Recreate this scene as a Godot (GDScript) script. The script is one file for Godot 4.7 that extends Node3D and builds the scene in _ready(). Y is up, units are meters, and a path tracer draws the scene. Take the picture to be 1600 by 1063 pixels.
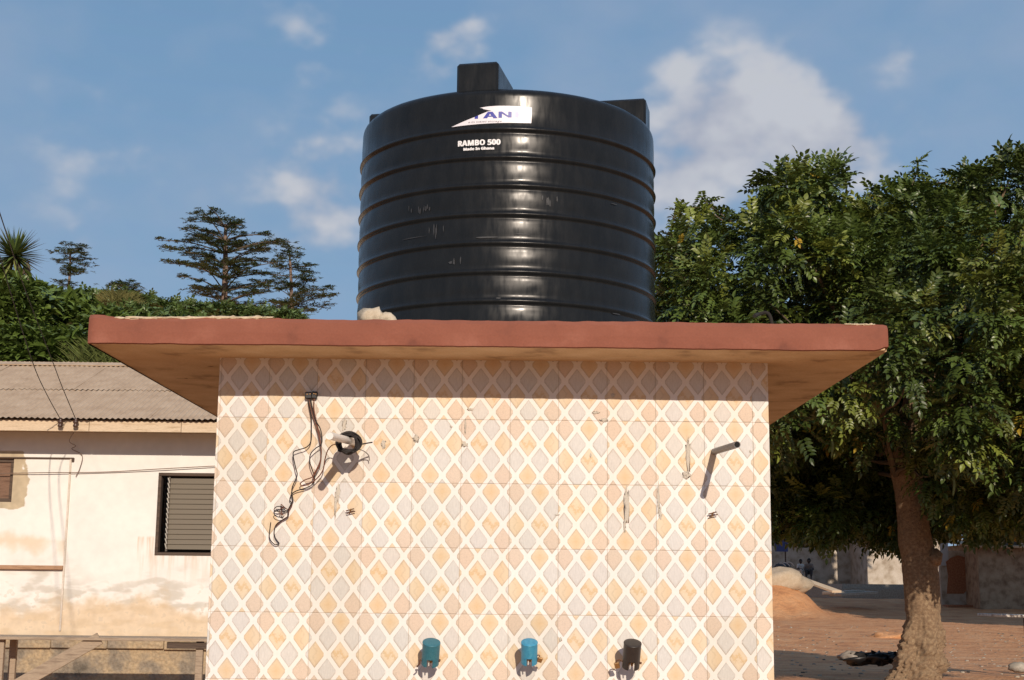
extends Node3D

const F := 2213.0
const EYE := Vector3(0, 1.4, 0)
var CB := Basis.from_euler(Vector3(0.172, 0.0024, 0.0104))
var rng := RandomNumberGenerator.new()
var M := {}
var names := {}

# ------------------------------------------------------------------ helpers
# a point of the photograph (1600 x 1063) at a given distance in front of the eye
func P(px: float, py: float, z: float) -> Vector3:
	var d := CB * Vector3((px - 800.0) / F, (531.5 - py) / F, -1.0)
	return EYE + d * (z / -d.z)

func numbered(n: String) -> String:
	if not names.has(n):
		names[n] = 0
		return n
	names[n] += 1
	return "%s_%03d" % [n, names[n]]

func tag(o: Node, label: String, category: String, group := "") -> Node:
	o.set_meta("label", label)
	o.set_meta("category", category)
	if group != "":
		o.set_meta("group", group)
	return o

func thing(called: String, label: String, category: String, at := Vector3.ZERO, group := "") -> Node3D:
	var o := Node3D.new()
	o.name = numbered(called)
	add_child(o)
	o.position = at
	tag(o, label, category, group)
	return o

func obj(called: String, mesh, mat: Material, parent: Node = null) -> MeshInstance3D:
	var o := MeshInstance3D.new()
	o.mesh = mesh.commit() if mesh is SurfaceTool else mesh
	o.material_override = mat
	if parent == null:
		o.name = numbered(called)
		add_child(o)
	else:
		o.name = called
		parent.add_child(o, true)
		if parent is Node3D and parent.get_parent() == self and not parent is MeshInstance3D:
			pass
	return o

func struct(called: String, mesh, mat: Material) -> MeshInstance3D:
	var o := obj(called, mesh, mat)
	o.set_meta("kind", "structure")
	return o

func st() -> SurfaceTool:
	var s := SurfaceTool.new()
	s.begin(Mesh.PRIMITIVE_TRIANGLES)
	s.set_smooth_group(-1)
	return s

func fin(s: SurfaceTool) -> ArrayMesh:
	s.generate_normals()
	return s.commit()

# a, b, c counter-clockwise seen from outside
func tri(s: SurfaceTool, a: Vector3, b: Vector3, c: Vector3) -> void:
	s.add_vertex(a); s.add_vertex(c); s.add_vertex(b)

func quad(s: SurfaceTool, a: Vector3, b: Vector3, c: Vector3, d: Vector3) -> void:
	tri(s, a, b, c)
	tri(s, a, c, d)

func box(s: SurfaceTool, c: Vector3, size: Vector3, b := Basis.IDENTITY, bev := 0.0) -> void:
	var h := size * 0.5
	s.set_smooth_group(-1)
	if bev <= 0.0:
		var v := []
		for i in 8:
			v.append(c + b * Vector3(h.x if i & 1 else -h.x, h.y if i & 2 else -h.y, h.z if i & 4 else -h.z))
		quad(s, v[4], v[5], v[7], v[6])
		quad(s, v[1], v[0], v[2], v[3])
		quad(s, v[5], v[1], v[3], v[7])
		quad(s, v[0], v[4], v[6], v[2])
		quad(s, v[6], v[7], v[3], v[2])
		quad(s, v[0], v[1], v[5], v[4])
		return
	# bevelled: faces inset, edge strips and corner triangles
	var k := h - Vector3.ONE * bev
	var p := func(sx, sy, sz, ax):
		return c + b * Vector3(sx * (h.x if ax == 0 else k.x), sy * (h.y if ax == 1 else k.y), sz * (h.z if ax == 2 else k.z))
	for ax in 3:
		for sg in [-1.0, 1.0]:
			var q := []
			for t in [[-1, -1], [1, -1], [1, 1], [-1, 1]]:
				var u := [0.0, 0.0, 0.0]
				u[ax] = sg
				u[(ax + 1) % 3] = t[0]
				u[(ax + 2) % 3] = t[1]
				q.append(p.call(u[0], u[1], u[2], ax))
			if sg > 0: quad(s, q[0], q[1], q[2], q[3])
			else: quad(s, q[3], q[2], q[1], q[0])
	for ax in 3:
		var a1 := (ax + 1) % 3
		var a2 := (ax + 2) % 3
		for s1 in [-1.0, 1.0]:
			for s2 in [-1.0, 1.0]:
				var q := []
				for t in [[-1.0, a1], [1.0, a1], [1.0, a2], [-1.0, a2]]:
					var u := [0.0, 0.0, 0.0]
					u[ax] = t[0]; u[a1] = s1; u[a2] = s2
					q.append(p.call(u[0], u[1], u[2], t[1]))
				if s1 * s2 < 0: quad(s, q[0], q[1], q[2], q[3])
				else: quad(s, q[3], q[2], q[1], q[0])
	for i in 8:
		var sx := 1.0 if i & 1 else -1.0
		var sy := 1.0 if i & 2 else -1.0
		var sz := 1.0 if i & 4 else -1.0
		var a: Vector3 = p.call(sx, sy, sz, 0)
		var d: Vector3 = p.call(sx, sy, sz, 1)
		var e: Vector3 = p.call(sx, sy, sz, 2)
		if sx * sy * sz > 0: tri(s, a, d, e)
		else: tri(s, a, e, d)

func tube(s: SurfaceTool, pts: Array, radii, sides := 8, cap := true, lump := 0.0, nz: FastNoiseLite = null) -> void:
	s.set_smooth_group(1)
	var n := pts.size()
	var rings := []
	var up := Vector3(0.13, 0.21, 0.97).normalized()
	var prev := Vector3.ZERO
	for i in n:
		var d: Vector3 = (pts[mini(i + 1, n - 1)] - pts[maxi(i - 1, 0)]).normalized()
		var x := up.cross(d) if prev == Vector3.ZERO else prev - d * prev.dot(d)
		if x.length() < 0.01: x = Vector3(1, 0, 0).cross(d)
		x = x.normalized()
		prev = x
		var y := d.cross(x)
		var ring := []
		var r: float = radii[i] if radii is Array else radii
		for k in sides:
			var a := TAU * k / sides
			var o := x * cos(a) + y * sin(a)
			var rr := r
			if nz:
				var q: Vector3 = pts[i] + o * r
				rr = r * (1.0 + lump * nz.get_noise_3dv(q))
			ring.append(pts[i] + o * rr)
		rings.append(ring)
	for i in n - 1:
		for k in sides:
			var k2 := (k + 1) % sides
			quad(s, rings[i][k], rings[i][k2], rings[i + 1][k2], rings[i + 1][k])
	if cap:
		s.set_smooth_group(-1)
		for k in sides:
			var k2 := (k + 1) % sides
			tri(s, pts[0], rings[0][k2], rings[0][k])
			tri(s, pts[n - 1], rings[n - 1][k], rings[n - 1][k2])

func spline(pts: Array, per := 6) -> Array:
	var out := []
	var n := pts.size()
	for i in n - 1:
		var a: Vector3 = pts[maxi(i - 1, 0)]
		var b: Vector3 = pts[i]
		var c: Vector3 = pts[i + 1]
		var d: Vector3 = pts[mini(i + 2, n - 1)]
		for k in per:
			out.append(b.cubic_interpolate(c, a, d, float(k) / per))
	out.append(pts[n - 1])
	return out

# profile [Vector2(radius, height)] from bottom to top turned round y
func lathe(s: SurfaceTool, prof: Array, seg: int, c := Vector3.ZERO, wob = null) -> void:
	s.set_smooth_group(2)
	var rows := []
	for q in prof:
		var row := []
		for k in seg + 1:
			var a := TAU * (k % seg) / seg
			var r: float = q.x
			if wob != null: r += wob.call(a, q.y)
			row.append(c + Vector3(sin(a) * r, q.y, cos(a) * r))
		rows.append(row)
	for i in rows.size() - 1:
		for k in seg:
			quad(s, rows[i][k], rows[i][k + 1], rows[i + 1][k + 1], rows[i + 1][k])

# polygon (counter-clockwise, xy) pushed from z0 to z1 (z1 is the front), front edge rounded by bev
func prism(s: SurfaceTool, poly: PackedVector2Array, z0: float, z1: float, tf := Transform3D.IDENTITY) -> void:
	s.set_smooth_group(-1)
	if Geometry2D.is_polygon_clockwise(poly): poly.reverse()
	var idx := Geometry2D.triangulate_polygon(poly)
	for i in range(0, idx.size(), 3):
		var a := poly[idx[i]]; var b := poly[idx[i + 1]]; var c := poly[idx[i + 2]]
		if (b - a).cross(c - a) < 0:
			var t := b; b = c; c = t
		tri(s, tf * Vector3(a.x, a.y, z1), tf * Vector3(b.x, b.y, z1), tf * Vector3(c.x, c.y, z1))
		tri(s, tf * Vector3(a.x, a.y, z0), tf * Vector3(c.x, c.y, z0), tf * Vector3(b.x, b.y, z0))
	for i in poly.size():
		var a := poly[i]; var b := poly[(i + 1) % poly.size()]
		quad(s, tf * Vector3(a.x, a.y, z0), tf * Vector3(b.x, b.y, z0), tf * Vector3(b.x, b.y, z1), tf * Vector3(a.x, a.y, z1))

func noise(seed_: int, freq: float, oct := 4) -> FastNoiseLite:
	var n := FastNoiseLite.new()
	n.seed = seed_
	n.noise_type = FastNoiseLite.TYPE_SIMPLEX_SMOOTH
	n.frequency = freq
	n.fractal_octaves = oct
	n.fractal_type = FastNoiseLite.FRACTAL_FBM
	return n

func lin(r: float, g: float, b: float) -> Color:
	return Color(r, g, b).linear_to_srgb()

# ramp: colours (linear) spread over 0..1 of a seamless noise, plus finer grain
func mottle(seed_: int, size: int, freq: float, ramp: Array, grain := 0.1, gfreq := 0.2) -> ImageTexture:
	var a := noise(seed_, freq, 5).get_seamless_image(size, size).get_data()
	var b := noise(seed_ + 7, gfreq, 3).get_seamless_image(size, size).get_data()
	var out := PackedByteArray()
	out.resize(size * size * 3)
	var cols := []
	for i in 256:
		var t := clampf(i / 255.0, 0, 0.9999) * (ramp.size() - 1)
		var c: Color = ramp[int(t)].lerp(ramp[mini(int(t) + 1, ramp.size() - 1)], t - int(t))
		cols.append(c)
	for i in size * size:
		var c: Color = cols[a[i]]
		var g := 1.0 + grain * (b[i] / 127.5 - 1.0)
		out[i * 3] = int(clampf(pow(maxf(c.r * g, 0.0), 0.4545) * 255.0, 0, 255))
		out[i * 3 + 1] = int(clampf(pow(maxf(c.g * g, 0.0), 0.4545) * 255.0, 0, 255))
		out[i * 3 + 2] = int(clampf(pow(maxf(c.b * g, 0.0), 0.4545) * 255.0, 0, 255))
	var im := Image.create_from_data(size, size, false, Image.FORMAT_RGB8, out)
	return ImageTexture.create_from_image(im)

func bump(seed_: int, size: int, freq: float, strength: float) -> ImageTexture:
	var im := noise(seed_, freq, 5).get_seamless_image(size, size)
	im.convert(Image.FORMAT_RGBA8)
	im.bump_map_to_normal_map(strength)
	return ImageTexture.create_from_image(im)

func mat(tex: Texture2D, scale: float, rough := 0.9, nrm: Texture2D = null, nscale := 1.0) -> StandardMaterial3D:
	var m := StandardMaterial3D.new()
	m.albedo_texture = tex
	m.uv1_triplanar = true
	m.uv1_world_triplanar = true
	m.uv1_scale = Vector3.ONE * scale
	m.roughness = rough
	if nrm:
		m.normal_enabled = true
		m.normal_texture = nrm
		m.normal_scale = nscale
	return m

func plain(c: Color, rough := 0.7, metal := 0.0) -> StandardMaterial3D:
	var m := StandardMaterial3D.new()
	m.albedo_color = c
	m.roughness = rough
	m.metallic = metal
	return m

func uvmat(tex: Texture2D, rough := 0.9) -> StandardMaterial3D:
	var m := StandardMaterial3D.new()
	m.albedo_texture = tex
	m.roughness = rough
	return m

func rv(s: float) -> Vector3:
	return Vector3(rng.randf_range(-s, s), rng.randf_range(-s, s), rng.randf_range(-s, s))

# ------------------------------------------------------------------ the place
func _ready() -> void:
	rng.seed = 20240611
	setup()
	materials()
	ground()
	kiosk()
	tank()
	kiosk_things()
	left_house()
	yard_left()
	right_side()
	big_tree()
	hill_plants()
	shade_trees()

func setup() -> void:
	var cam := Camera3D.new()
	cam.name = "camera"
	add_child(cam)
	cam.position = EYE
	cam.basis = CB
	cam.fov = rad_to_deg(2.0 * atan(531.5 / F))
	cam.near = 0.05
	cam.far = 3000.0
	cam.current = true
	var env := Environment.new()
	env.background_mode = Environment.BG_SKY
	env.tonemap_mode = Environment.TONE_MAPPER_LINEAR
	env.tonemap_exposure = 1.08
	env.sdfgi_enabled = true
	env.ssao_enabled = true
	env.ssil_enabled = true
	var sky := Sky.new()
	var pm := PanoramaSkyMaterial.new()
	pm.panorama = sky_texture()
	sky.sky_material = pm
	env.sky = sky
	var we := WorldEnvironment.new()
	we.name = "world_environment"
	we.environment = env
	add_child(we)
	var sun := DirectionalLight3D.new()
	sun.name = "sun"
	sun.light_energy = 1.27
	sun.light_color = Color(1.0, 0.932, 0.855)
	sun.light_angular_distance = 0.5
	sun.shadow_enabled = true
	add_child(sun)
	sun.look_at_from_position(Vector3.ZERO, Vector3(-0.20, -0.43, -1.0))

func sky_texture() -> ImageTexture:
	var n1 := noise(11, 1.6, 5)
	var n2 := noise(12, 13.0, 6)
	var n3 := noise(13, 0.9, 3)
	# heaps of cloud: direction, angular radius, strength
	var heaps := []
	for q in [[1115, 165, 0.042, 0.74], [1330, 232, 0.040, 0.72], [1065, 240, 0.045, 0.5], [1045, 310, 0.036, 0.42], [1225, 215, 0.046, 0.62], [700, 60, 0.035, 0.48], [490, 40, 0.05, 0.26], [150, 250, 0.07, 0.26], [515, 285, 0.045, 0.5], [480, 345, 0.04, 0.3], [1405, 90, 0.012, 0.42], [120, 385, 0.014, 0.45]]:
		heaps.append([(P(q[0], q[1], 10.0) - EYE).normalized(), q[2], q[3]])
	var r := RandomNumberGenerator.new()
	r.seed = 5
	for i in 46:
		var az := r.randf_range(0.75, TAU - 0.75)
		var el := r.randf_range(0.12, 0.9)
		heaps.append([Vector3(sin(az) * cos(el), sin(el), -cos(az) * cos(el)), r.randf_range(0.04, 0.12), r.randf_range(0.3, 0.7)])
	# the whole dome coarsely, then the part round the view again with four times the detail
	var low := sky_part(1024, 512, 0, 0, 1024, 512, heaps, n1, n2, n3)
	low.resize(4096, 2048, Image.INTERPOLATE_CUBIC)
	for part in [[0, 600, 440, 470], [3656, 600, 440, 470]]:
		var im := sky_part(4096, 2048, part[0], part[1], part[2], part[3], heaps, n1, n2, n3)
		low.blit_rect(im, Rect2i(0, 0, part[2], part[3]), Vector2i(part[0], part[1]))
	return ImageTexture.create_from_image(low)

func sky_part(w: int, h: int, i0: int, j0: int, pw: int, ph: int, heaps: Array, n1: FastNoiseLite, n2: FastNoiseLite, n3: FastNoiseLite) -> Image:
	var out := PackedByteArray()
	out.resize(pw * ph * 3)
	var zen := Color(0.11, 0.215, 0.41)
	var mid := Color(0.17, 0.305, 0.485)
	var hor := Color(0.32, 0.46, 0.62)
	for jj in ph:
		var j := jj + j0
		var el := (0.5 - (j + 0.5) / h) * PI
		var base: Color
		if el < 0.0:
			base = hor.lerp(Color(0.2, 0.15, 0.1), clampf(-el * 8.0, 0, 1))
		elif el < 0.38:
			base = hor.lerp(mid, pow(el / 0.38, 0.62))
		else:
			base = mid.lerp(zen, pow((el - 0.38) / (PI / 2 - 0.38), 0.6))
		for ii in pw:
			var i := ii + i0
			var c := base
			if el > -0.01:
				var az := (i + 0.5) / w * TAU
				var d := Vector3(sin(az) * cos(el), sin(el), -cos(az) * cos(el))
				var b := 0.0
				for q in heaps:
					var dt: float = (d - q[0]).length_squared() / (q[1] * q[1])
					if dt < 6.0:
						b += q[2] * exp(-dt)
				var f := n1.get_noise_3d(d.x * 1.3, d.y * 2.2, d.z * 1.3)
				var g := n2.get_noise_3d(d.x, d.y * 1.6, d.z)
				var veil := clampf(0.30 + 0.9 * f + 0.35 * n3.get_noise_3dv(d * 2.0) + 0.45 * g, 0, 1) * 0.46
				var k := 0.0
				if b > 0.04:
					k = smoothstep(0.17, 0.98, b + 0.22 * f + 1.05 * g * minf(b * 3.0, 1.0))
				c = c.lerp(Color(0.36, 0.41, 0.52), veil)
				var shade := clampf(0.55 + 1.7 * g + 0.6 * f, 0, 1)
				c = c.lerp(Color(0.38, 0.40, 0.48).lerp(Color(0.54, 0.55, 0.59), shade), k * 0.88)
			var o := (jj * pw + ii) * 3
			out[o] = int(255.0 * pow(clampf(c.r, 0, 1), 0.4545))
			out[o + 1] = int(255.0 * pow(clampf(c.g, 0, 1), 0.4545))
			out[o + 2] = int(255.0 * pow(clampf(c.b, 0, 1), 0.4545))
	return Image.create_from_data(pw, ph, false, Image.FORMAT_RGB8, out)

func materials() -> void:
	var rough_n := bump(3, 512, 0.06, 4.0)
	var fine_n := bump(4, 512, 0.15, 3.0)
	M.rough_n = rough_n
	M.red = mat(mottle(21, 512, 0.010, [Color(0.13, 0.037, 0.021), Color(0.215, 0.066, 0.036), Color(0.235, 0.074, 0.041), Color(0.29, 0.105, 0.065)], 0.10, 0.25), 0.55, 0.85, rough_n, 0.16)
	M.soffit = mat(mottle(22, 512, 0.010, [Color(0.32, 0.205, 0.11), Color(0.57, 0.40, 0.23), Color(0.62, 0.45, 0.27), Color(0.68, 0.51, 0.33)], 0.10, 0.2), 0.6, 0.9, rough_n, 0.2)
	M.cement = mat(mottle(23, 512, 0.02, [Color(0.24, 0.22, 0.19), Color(0.36, 0.33, 0.28), Color(0.45, 0.41, 0.35)], 0.2, 0.2), 1.0, 0.95, rough_n, 0.6)
	M.cream_chip = mat(mottle(24, 256, 0.03, [Color(0.42, 0.33, 0.22), Color(0.66, 0.54, 0.38)], 0.2, 0.2), 3.0, 0.95, rough_n, 0.6)
	M.stone = mat(mottle(25, 256, 0.02, [Color(0.32, 0.26, 0.18), Color(0.50, 0.42, 0.31), Color(0.6, 0.52, 0.4)], 0.25, 0.2), 4.0, 0.95, rough_n, 0.8)
	M.earth = mat(mottle(26, 1024, 0.006, [Color(0.34, 0.145, 0.06), Color(0.47, 0.22, 0.09), Color(0.53, 0.27, 0.12), Color(0.50, 0.30, 0.16)], 0.22, 0.12), 0.12, 0.97, rough_n, 0.8)
	M.mud = mat(mottle(27, 512, 0.02, [Color(0.20, 0.075, 0.035), Color(0.30, 0.12, 0.055), Color(0.36, 0.17, 0.09)], 0.2, 0.2), 1.0, 0.97, rough_n, 0.9)
	M.roof_tin = mat(mottle(28, 512, 0.012, [Color(0.33, 0.225, 0.14), Color(0.46, 0.34, 0.225), Color(0.53, 0.41, 0.29)], 0.12, 0.1), 0.5, 0.7)
	M.wood = wood_mat(31, Color(0.20, 0.145, 0.10), Color(0.36, 0.28, 0.20))
	M.pale_wood = wood_mat(32, Color(0.40, 0.29, 0.18), Color(0.60, 0.48, 0.34))
	M.dark_wood = wood_mat(33, Color(0.035, 0.022, 0.015), Color(0.09, 0.06, 0.042))
	M.bark = mat(mottle(34, 512, 0.02, [Color(0.11, 0.065, 0.038), Color(0.23, 0.15, 0.085), Color(0.38, 0.28, 0.17)], 0.3, 0.1), 1.6, 0.95, rough_n, 1.8)
	M.twig = plain(lin(0.10, 0.075, 0.05), 0.9)
	M.grey_bark = plain(lin(0.19, 0.13, 0.10), 0.9)
	M.black_plastic = plain(lin(0.012, 0.012, 0.013), 0.45)
	M.brown_wire = plain(lin(0.13, 0.035, 0.012), 0.5)
	M.black_wire = plain(lin(0.012, 0.009, 0.008), 0.7)
	M.white_pvc = plain(lin(0.72, 0.70, 0.66), 0.45)
	M.grey_pvc = mat(mottle(35, 256, 0.03, [Color(0.16, 0.15, 0.145), Color(0.24, 0.225, 0.215)], 0.15, 0.1), 5.0, 0.5)
	M.hole = plain(lin(0.006, 0.006, 0.006), 0.9)
	M.brass = plain(lin(0.33, 0.19, 0.08), 0.45, 0.6)
	M.rust = plain(lin(0.11, 0.05, 0.025), 0.85)
	M.teal = mat(mottle(36, 256, 0.03, [Color(0.014, 0.10, 0.14), Color(0.022, 0.15, 0.205), Color(0.04, 0.17, 0.21)], 0.2, 0.1), 5.0, 0.5)
	M.blue = mat(mottle(37, 256, 0.03, [Color(0.02, 0.19, 0.33), Color(0.035, 0.27, 0.44), Color(0.08, 0.33, 0.46)], 0.15, 0.1), 5.0, 0.5)
	M.char = mat(mottle(38, 256, 0.03, [Color(0.018, 0.015, 0.014), Color(0.03, 0.025, 0.023)], 0.2, 0.1), 5.0, 0.45)
	M.smear = mat(mottle(39, 256, 0.05, [Color(0.40, 0.365, 0.30), Color(0.64, 0.59, 0.51)], 0.35, 0.2), 12.0, 0.95, rough_n, 0.8)
	M.leaf = leaf_mat()

func wood_mat(seed_: int, a: Color, b: Color) -> StandardMaterial3D:
	var m := mat(mottle(seed_, 256, 0.02, [a, b, a.lerp(b, 0.6)], 0.25, 0.2), 1.0, 0.9)
	m.uv1_scale = Vector3(0.4, 5.0, 5.0)
	return m

func leaf_mat() -> StandardMaterial3D:
	var m := StandardMaterial3D.new()
	m.vertex_color_use_as_albedo = true
	m.roughness = 0.42
	m.backlight_enabled = true
	m.backlight = Color(0.06, 0.085, 0.015)
	m.cull_mode = BaseMaterial3D.CULL_DISABLED
	return m

# ------------------------------------------------------------------ ground
var gn := noise(50, 0.22, 4)
var gb := noise(51, 0.03, 3)

func gh(x: float, z: float) -> float:
	var d := -z
	var y := 0.03 * gn.get_noise_2d(x, z)
	if d > 20.0:
		# right hand yard: nearly flat, then a bank and the school terrace
		var rise := -0.25 * smoothstep(20.0, 36.0, d) + 0.45 * smoothstep(38.0, 58.0, d) + 0.75 * smoothstep(58.0, 74.0, d)
		var edge := 13.9 - (d - 58.0) * 0.05 + 1.1 * gb.get_noise_2d(x * 6.0, z * 6.0)
		var bank := 1.65 * smoothstep(57.0, 61.5, d) * (1.0 - smoothstep(66.0, 76.0, d)) * (1.0 - smoothstep(edge - 2.6, edge, x))
		var right := rise + bank + 0.05 * gn.get_noise_2d(x * 1.7, z * 1.7)
		var left := 0.0
		if d > 24.0:
			left = 12.6 * smoothstep(24.0, 66.0, d) + 1.1 * gb.get_noise_2d(x * 2.0, z * 2.0) * smoothstep(26, 40, d)
		y += lerpf(left, right, smoothstep(-6.0, 4.0, x))
	return y

func ground() -> void:
	var s := st()
	s.set_smooth_group(1)
	var xs := []
	var x := -400.0
	while x < 400.0:
		xs.append(x)
		x += 60.0 if absf(x + 5) > 120 else 8.0 if absf(x) > 34 else 1.5 if (x < 1.0 or x > 28.0) else 0.5
	xs.append(400.0)
	var zs := []
	var z := 300.0
	while z > -900.0:
		zs.append(z)
		z -= 60.0 if z > 60 or z < -160 else 6.0 if z > 4 or z < -92 else 0.6
	zs.append(-900.0)
	for i in zs.size() - 1:
		for k in xs.size() - 1:
			var a := Vector3(xs[k], gh(xs[k], zs[i]), zs[i])
			var b := Vector3(xs[k + 1], gh(xs[k + 1], zs[i]), zs[i])
			var c := Vector3(xs[k + 1], gh(xs[k + 1], zs[i + 1]), zs[i + 1])
			var d := Vector3(xs[k], gh(xs[k], zs[i + 1]), zs[i + 1])
			quad(s, a, b, c, d)
	struct("ground", fin(s), M.earth)

# ------------------------------------------------------------------ the kiosk
const KX0 := -1.543
const KX1 := 1.319
const KZ := -7.3
const SOFF := 2.562
const TOP := 2.687
const TW := 0.2512
const TH := 0.3302

func tile_kind(r: int, i: int) -> int:   # 0 grey 1 pink 2 orange 3 veined orange 4 swirl
	return [[1, 2], [0, 0], [3, 4], [0, 1]][r][i]

func tile_texture(seed_: int) -> ImageTexture:
	var w := 312
	var h := 416
	var nf := noise(61 + seed_, 0.06, 3)
	var ns := noise(62 + seed_, 0.015, 3)
	var out := PackedByteArray()
	out.resize(w * h * 3)
	for py in h:
		var v := (py + 0.5) / h
		for px in w:
			var u := (px + 0.5) / w
			var best := 9.0
			var br := 0
			var bi := 0
			var bx := 0.0
			var by := 0.0
			var r0 := floori(v * 4.0)
			for r in range(r0 - 1, r0 + 2):
				var cy := (r + 0.5) / 4.0
				var off := 0.13 if posmod(r, 2) == 0 else 0.38
				for i in range(-1, 3):
					var cx := off + 0.5 * i
					var dd := absf(u - cx) / 0.25 + absf(v - cy) / 0.25
					if dd < best:
						best = dd
						br = posmod(r, 4)
						bi = posmod(i, 2)
						bx = (u - cx) / 0.25
						by = (v - cy) / 0.25
			var c := Color(0.855, 0.825, 0.785) * (1.0 + 0.03 * nf.get_noise_2d(px * 0.6, py * 0.6))
			var ins := smoothstep(0.815, 0.775, maxf(best, absf(bx) * 1.13) + 0.012 * nf.get_noise_2d(px * 2.0, py * 2.0))
			if ins > 0.0:
				var k := tile_kind(br, bi)
				var n := nf.get_noise_2d(px, py)
				var d := Color(0.56, 0.545, 0.52)
				match k:
					0:
						d = Color(0.68, 0.662, 0.63) * (1.0 + 0.10 * nf.get_noise_2d(px * 2.2, py * 0.25) + 0.05 * n)
					1:
						var ridge := absf(ns.get_noise_2d(px * 5.0 + 90.0, py * 5.0))
						d = Color(0.725, 0.605, 0.495) * (1.0 - 0.24 * smoothstep(0.09, 0.0, ridge) + 0.05 * n)
					2:
						d = Color(0.76, 0.63, 0.46).lerp(Color(0.73, 0.55, 0.345), clampf(1.0 - best * 1.3, 0, 1)) * (1.0 + 0.05 * n)
					3:
						var vein := smoothstep(0.10, 0.0, absf(bx * 0.9 + 0.12 * sin(by * 9.0) + 0.1 * n))
						d = Color(0.76, 0.635, 0.465) * (1.0 - 0.12 * vein + 0.05 * n)
						d = d.lerp(Color(0.72, 0.54, 0.33), 0.5 * smoothstep(-0.3, 0.5, bx))
					4:
						var cur := by - 0.05 - 0.32 * bx + 0.16 * sin(bx * 8.0 + seed_) + 0.25 * n
						d = Color(0.78, 0.655, 0.49) * (1.0 + 0.04 * n)
						d = d.lerp(Color(0.70, 0.50, 0.27), 0.75 * smoothstep(0.22, 0.0, absf(cur + 0.12)) if cur < 0 else 0.25 * smoothstep(0.4, 0.0, cur))
						d = d.lerp(Color(0.46, 0.30, 0.15), 0.5 * smoothstep(0.05, 0.0, absf(cur)))
				# thin printed outline round each stone
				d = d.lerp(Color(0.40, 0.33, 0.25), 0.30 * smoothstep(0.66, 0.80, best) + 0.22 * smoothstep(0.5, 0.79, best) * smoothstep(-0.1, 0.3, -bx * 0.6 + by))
				c = c.lerp(d, ins)
			var o := (py * w + px) * 3
			out[o] = int(255.0 * pow(clampf(c.r, 0, 1), 0.4545))
			out[o + 1] = int(255.0 * pow(clampf(c.g, 0, 1), 0.4545))
			out[o + 2] = int(255.0 * pow(clampf(c.b, 0, 1), 0.4545))
	return ImageTexture.create_from_image(Image.create_from_data(w, h, false, Image.FORMAT_RGB8, out))

# a ceramic tile with pillowed stones; the piece of it inside x0..x1, y0..y1 of the whole tile
func tile_mesh(x0: float, x1: float, y0: float, y1: float, turned: bool) -> ArrayMesh:
	var s := SurfaceTool.new()
	s.begin(Mesh.PRIMITIVE_TRIANGLES)
	s.set_smooth_group(-1)
	var g := 0.0009
	var rect := PackedVector2Array([Vector2(x0 + g, y0 + g), Vector2(x1 - g, y0 + g), Vector2(x1 - g, y1 - g), Vector2(x0 + g, y1 - g)])
	var put := func(p: Vector2, z: float):
		var u := p.x / TW
		var v := 1.0 - p.y / TH
		if turned:
			u = 1.0 - u
			v = 1.0 - v
		s.set_uv(Vector2(u, v))
		s.add_vertex(Vector3(p.x, p.y, z))
	var face := func(a: Vector2, b: Vector2, c: Vector2, za: float, zb: float, zc: float):
		put.call(a, za); put.call(c, zc); put.call(b, zb)
	# body: face with a small bevel, sides
	var e := 0.0008
	var inn := PackedVector2Array([rect[0] + Vector2(e, e), rect[1] + Vector2(-e, e), rect[2] + Vector2(-e, -e), rect[3] + Vector2(e, -e)])
	face.call(inn[0], inn[1], inn[2], 0, 0, 0)
	face.call(inn[0], inn[2], inn[3], 0, 0, 0)
	for i in 4:
		var j := (i + 1) % 4
		face.call(rect[i], rect[j], inn[j], -e, -e, 0)
		face.call(rect[i], inn[j], inn[i], -e, 0, 0)
		face.call(rect[i], rect[j], rect[j], -0.007, -0.007, -e)
		face.call(rect[i], rect[j], rect[i], -0.007, -e, -e)
	for r in range(-1, 5):
		var off := 0.13 if posmod(r, 2) == 0 else 0.38
		for i in range(-1, 3):
			var c := Vector2((off + 0.5 * i) * TW, (1.0 - (r + 0.5) / 4.0) * TH)
			if turned: c = Vector2(TW, TH) - c
			var hw := 0.25 * TW
			var hh := 0.25 * TH
			var outer := PackedVector2Array()
			var k := 0.80
			for q in [[0, -1], [0.89, -0.11], [0.89, 0.11], [0, 1], [-0.89, 0.11], [-0.89, -0.11]]:
				outer.append(c + Vector2(q[0] * hw, q[1] * hh) * k)
			for poly in Geometry2D.intersect_polygons(outer, inn):
				if Geometry2D.is_polygon_clockwise(poly): poly.reverse()
				var cen := Vector2.ZERO
				for p in poly: cen += p
				cen /= poly.size()
				var area := absf((poly[1] - poly[0]).cross(poly[2] - poly[0]))
				if area < 1e-6 and poly.size() < 4: continue
				var inner := PackedVector2Array()
				for p in poly: inner.append(p + (cen - p).normalized() * minf(0.0032, (cen - p).length() * 0.4))
				for a in poly.size():
					var b := (a + 1) % poly.size()
					face.call(poly[a], poly[b], inner[b], 0.0002, 0.0002, 0.0014)
					face.call(poly[a], inner[b], inner[a], 0.0002, 0.0014, 0.0014)
					face.call(cen, inner[a], inner[b], 0.0018, 0.0014, 0.0014)
	s.generate_normals()
	return s.commit()

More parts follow.
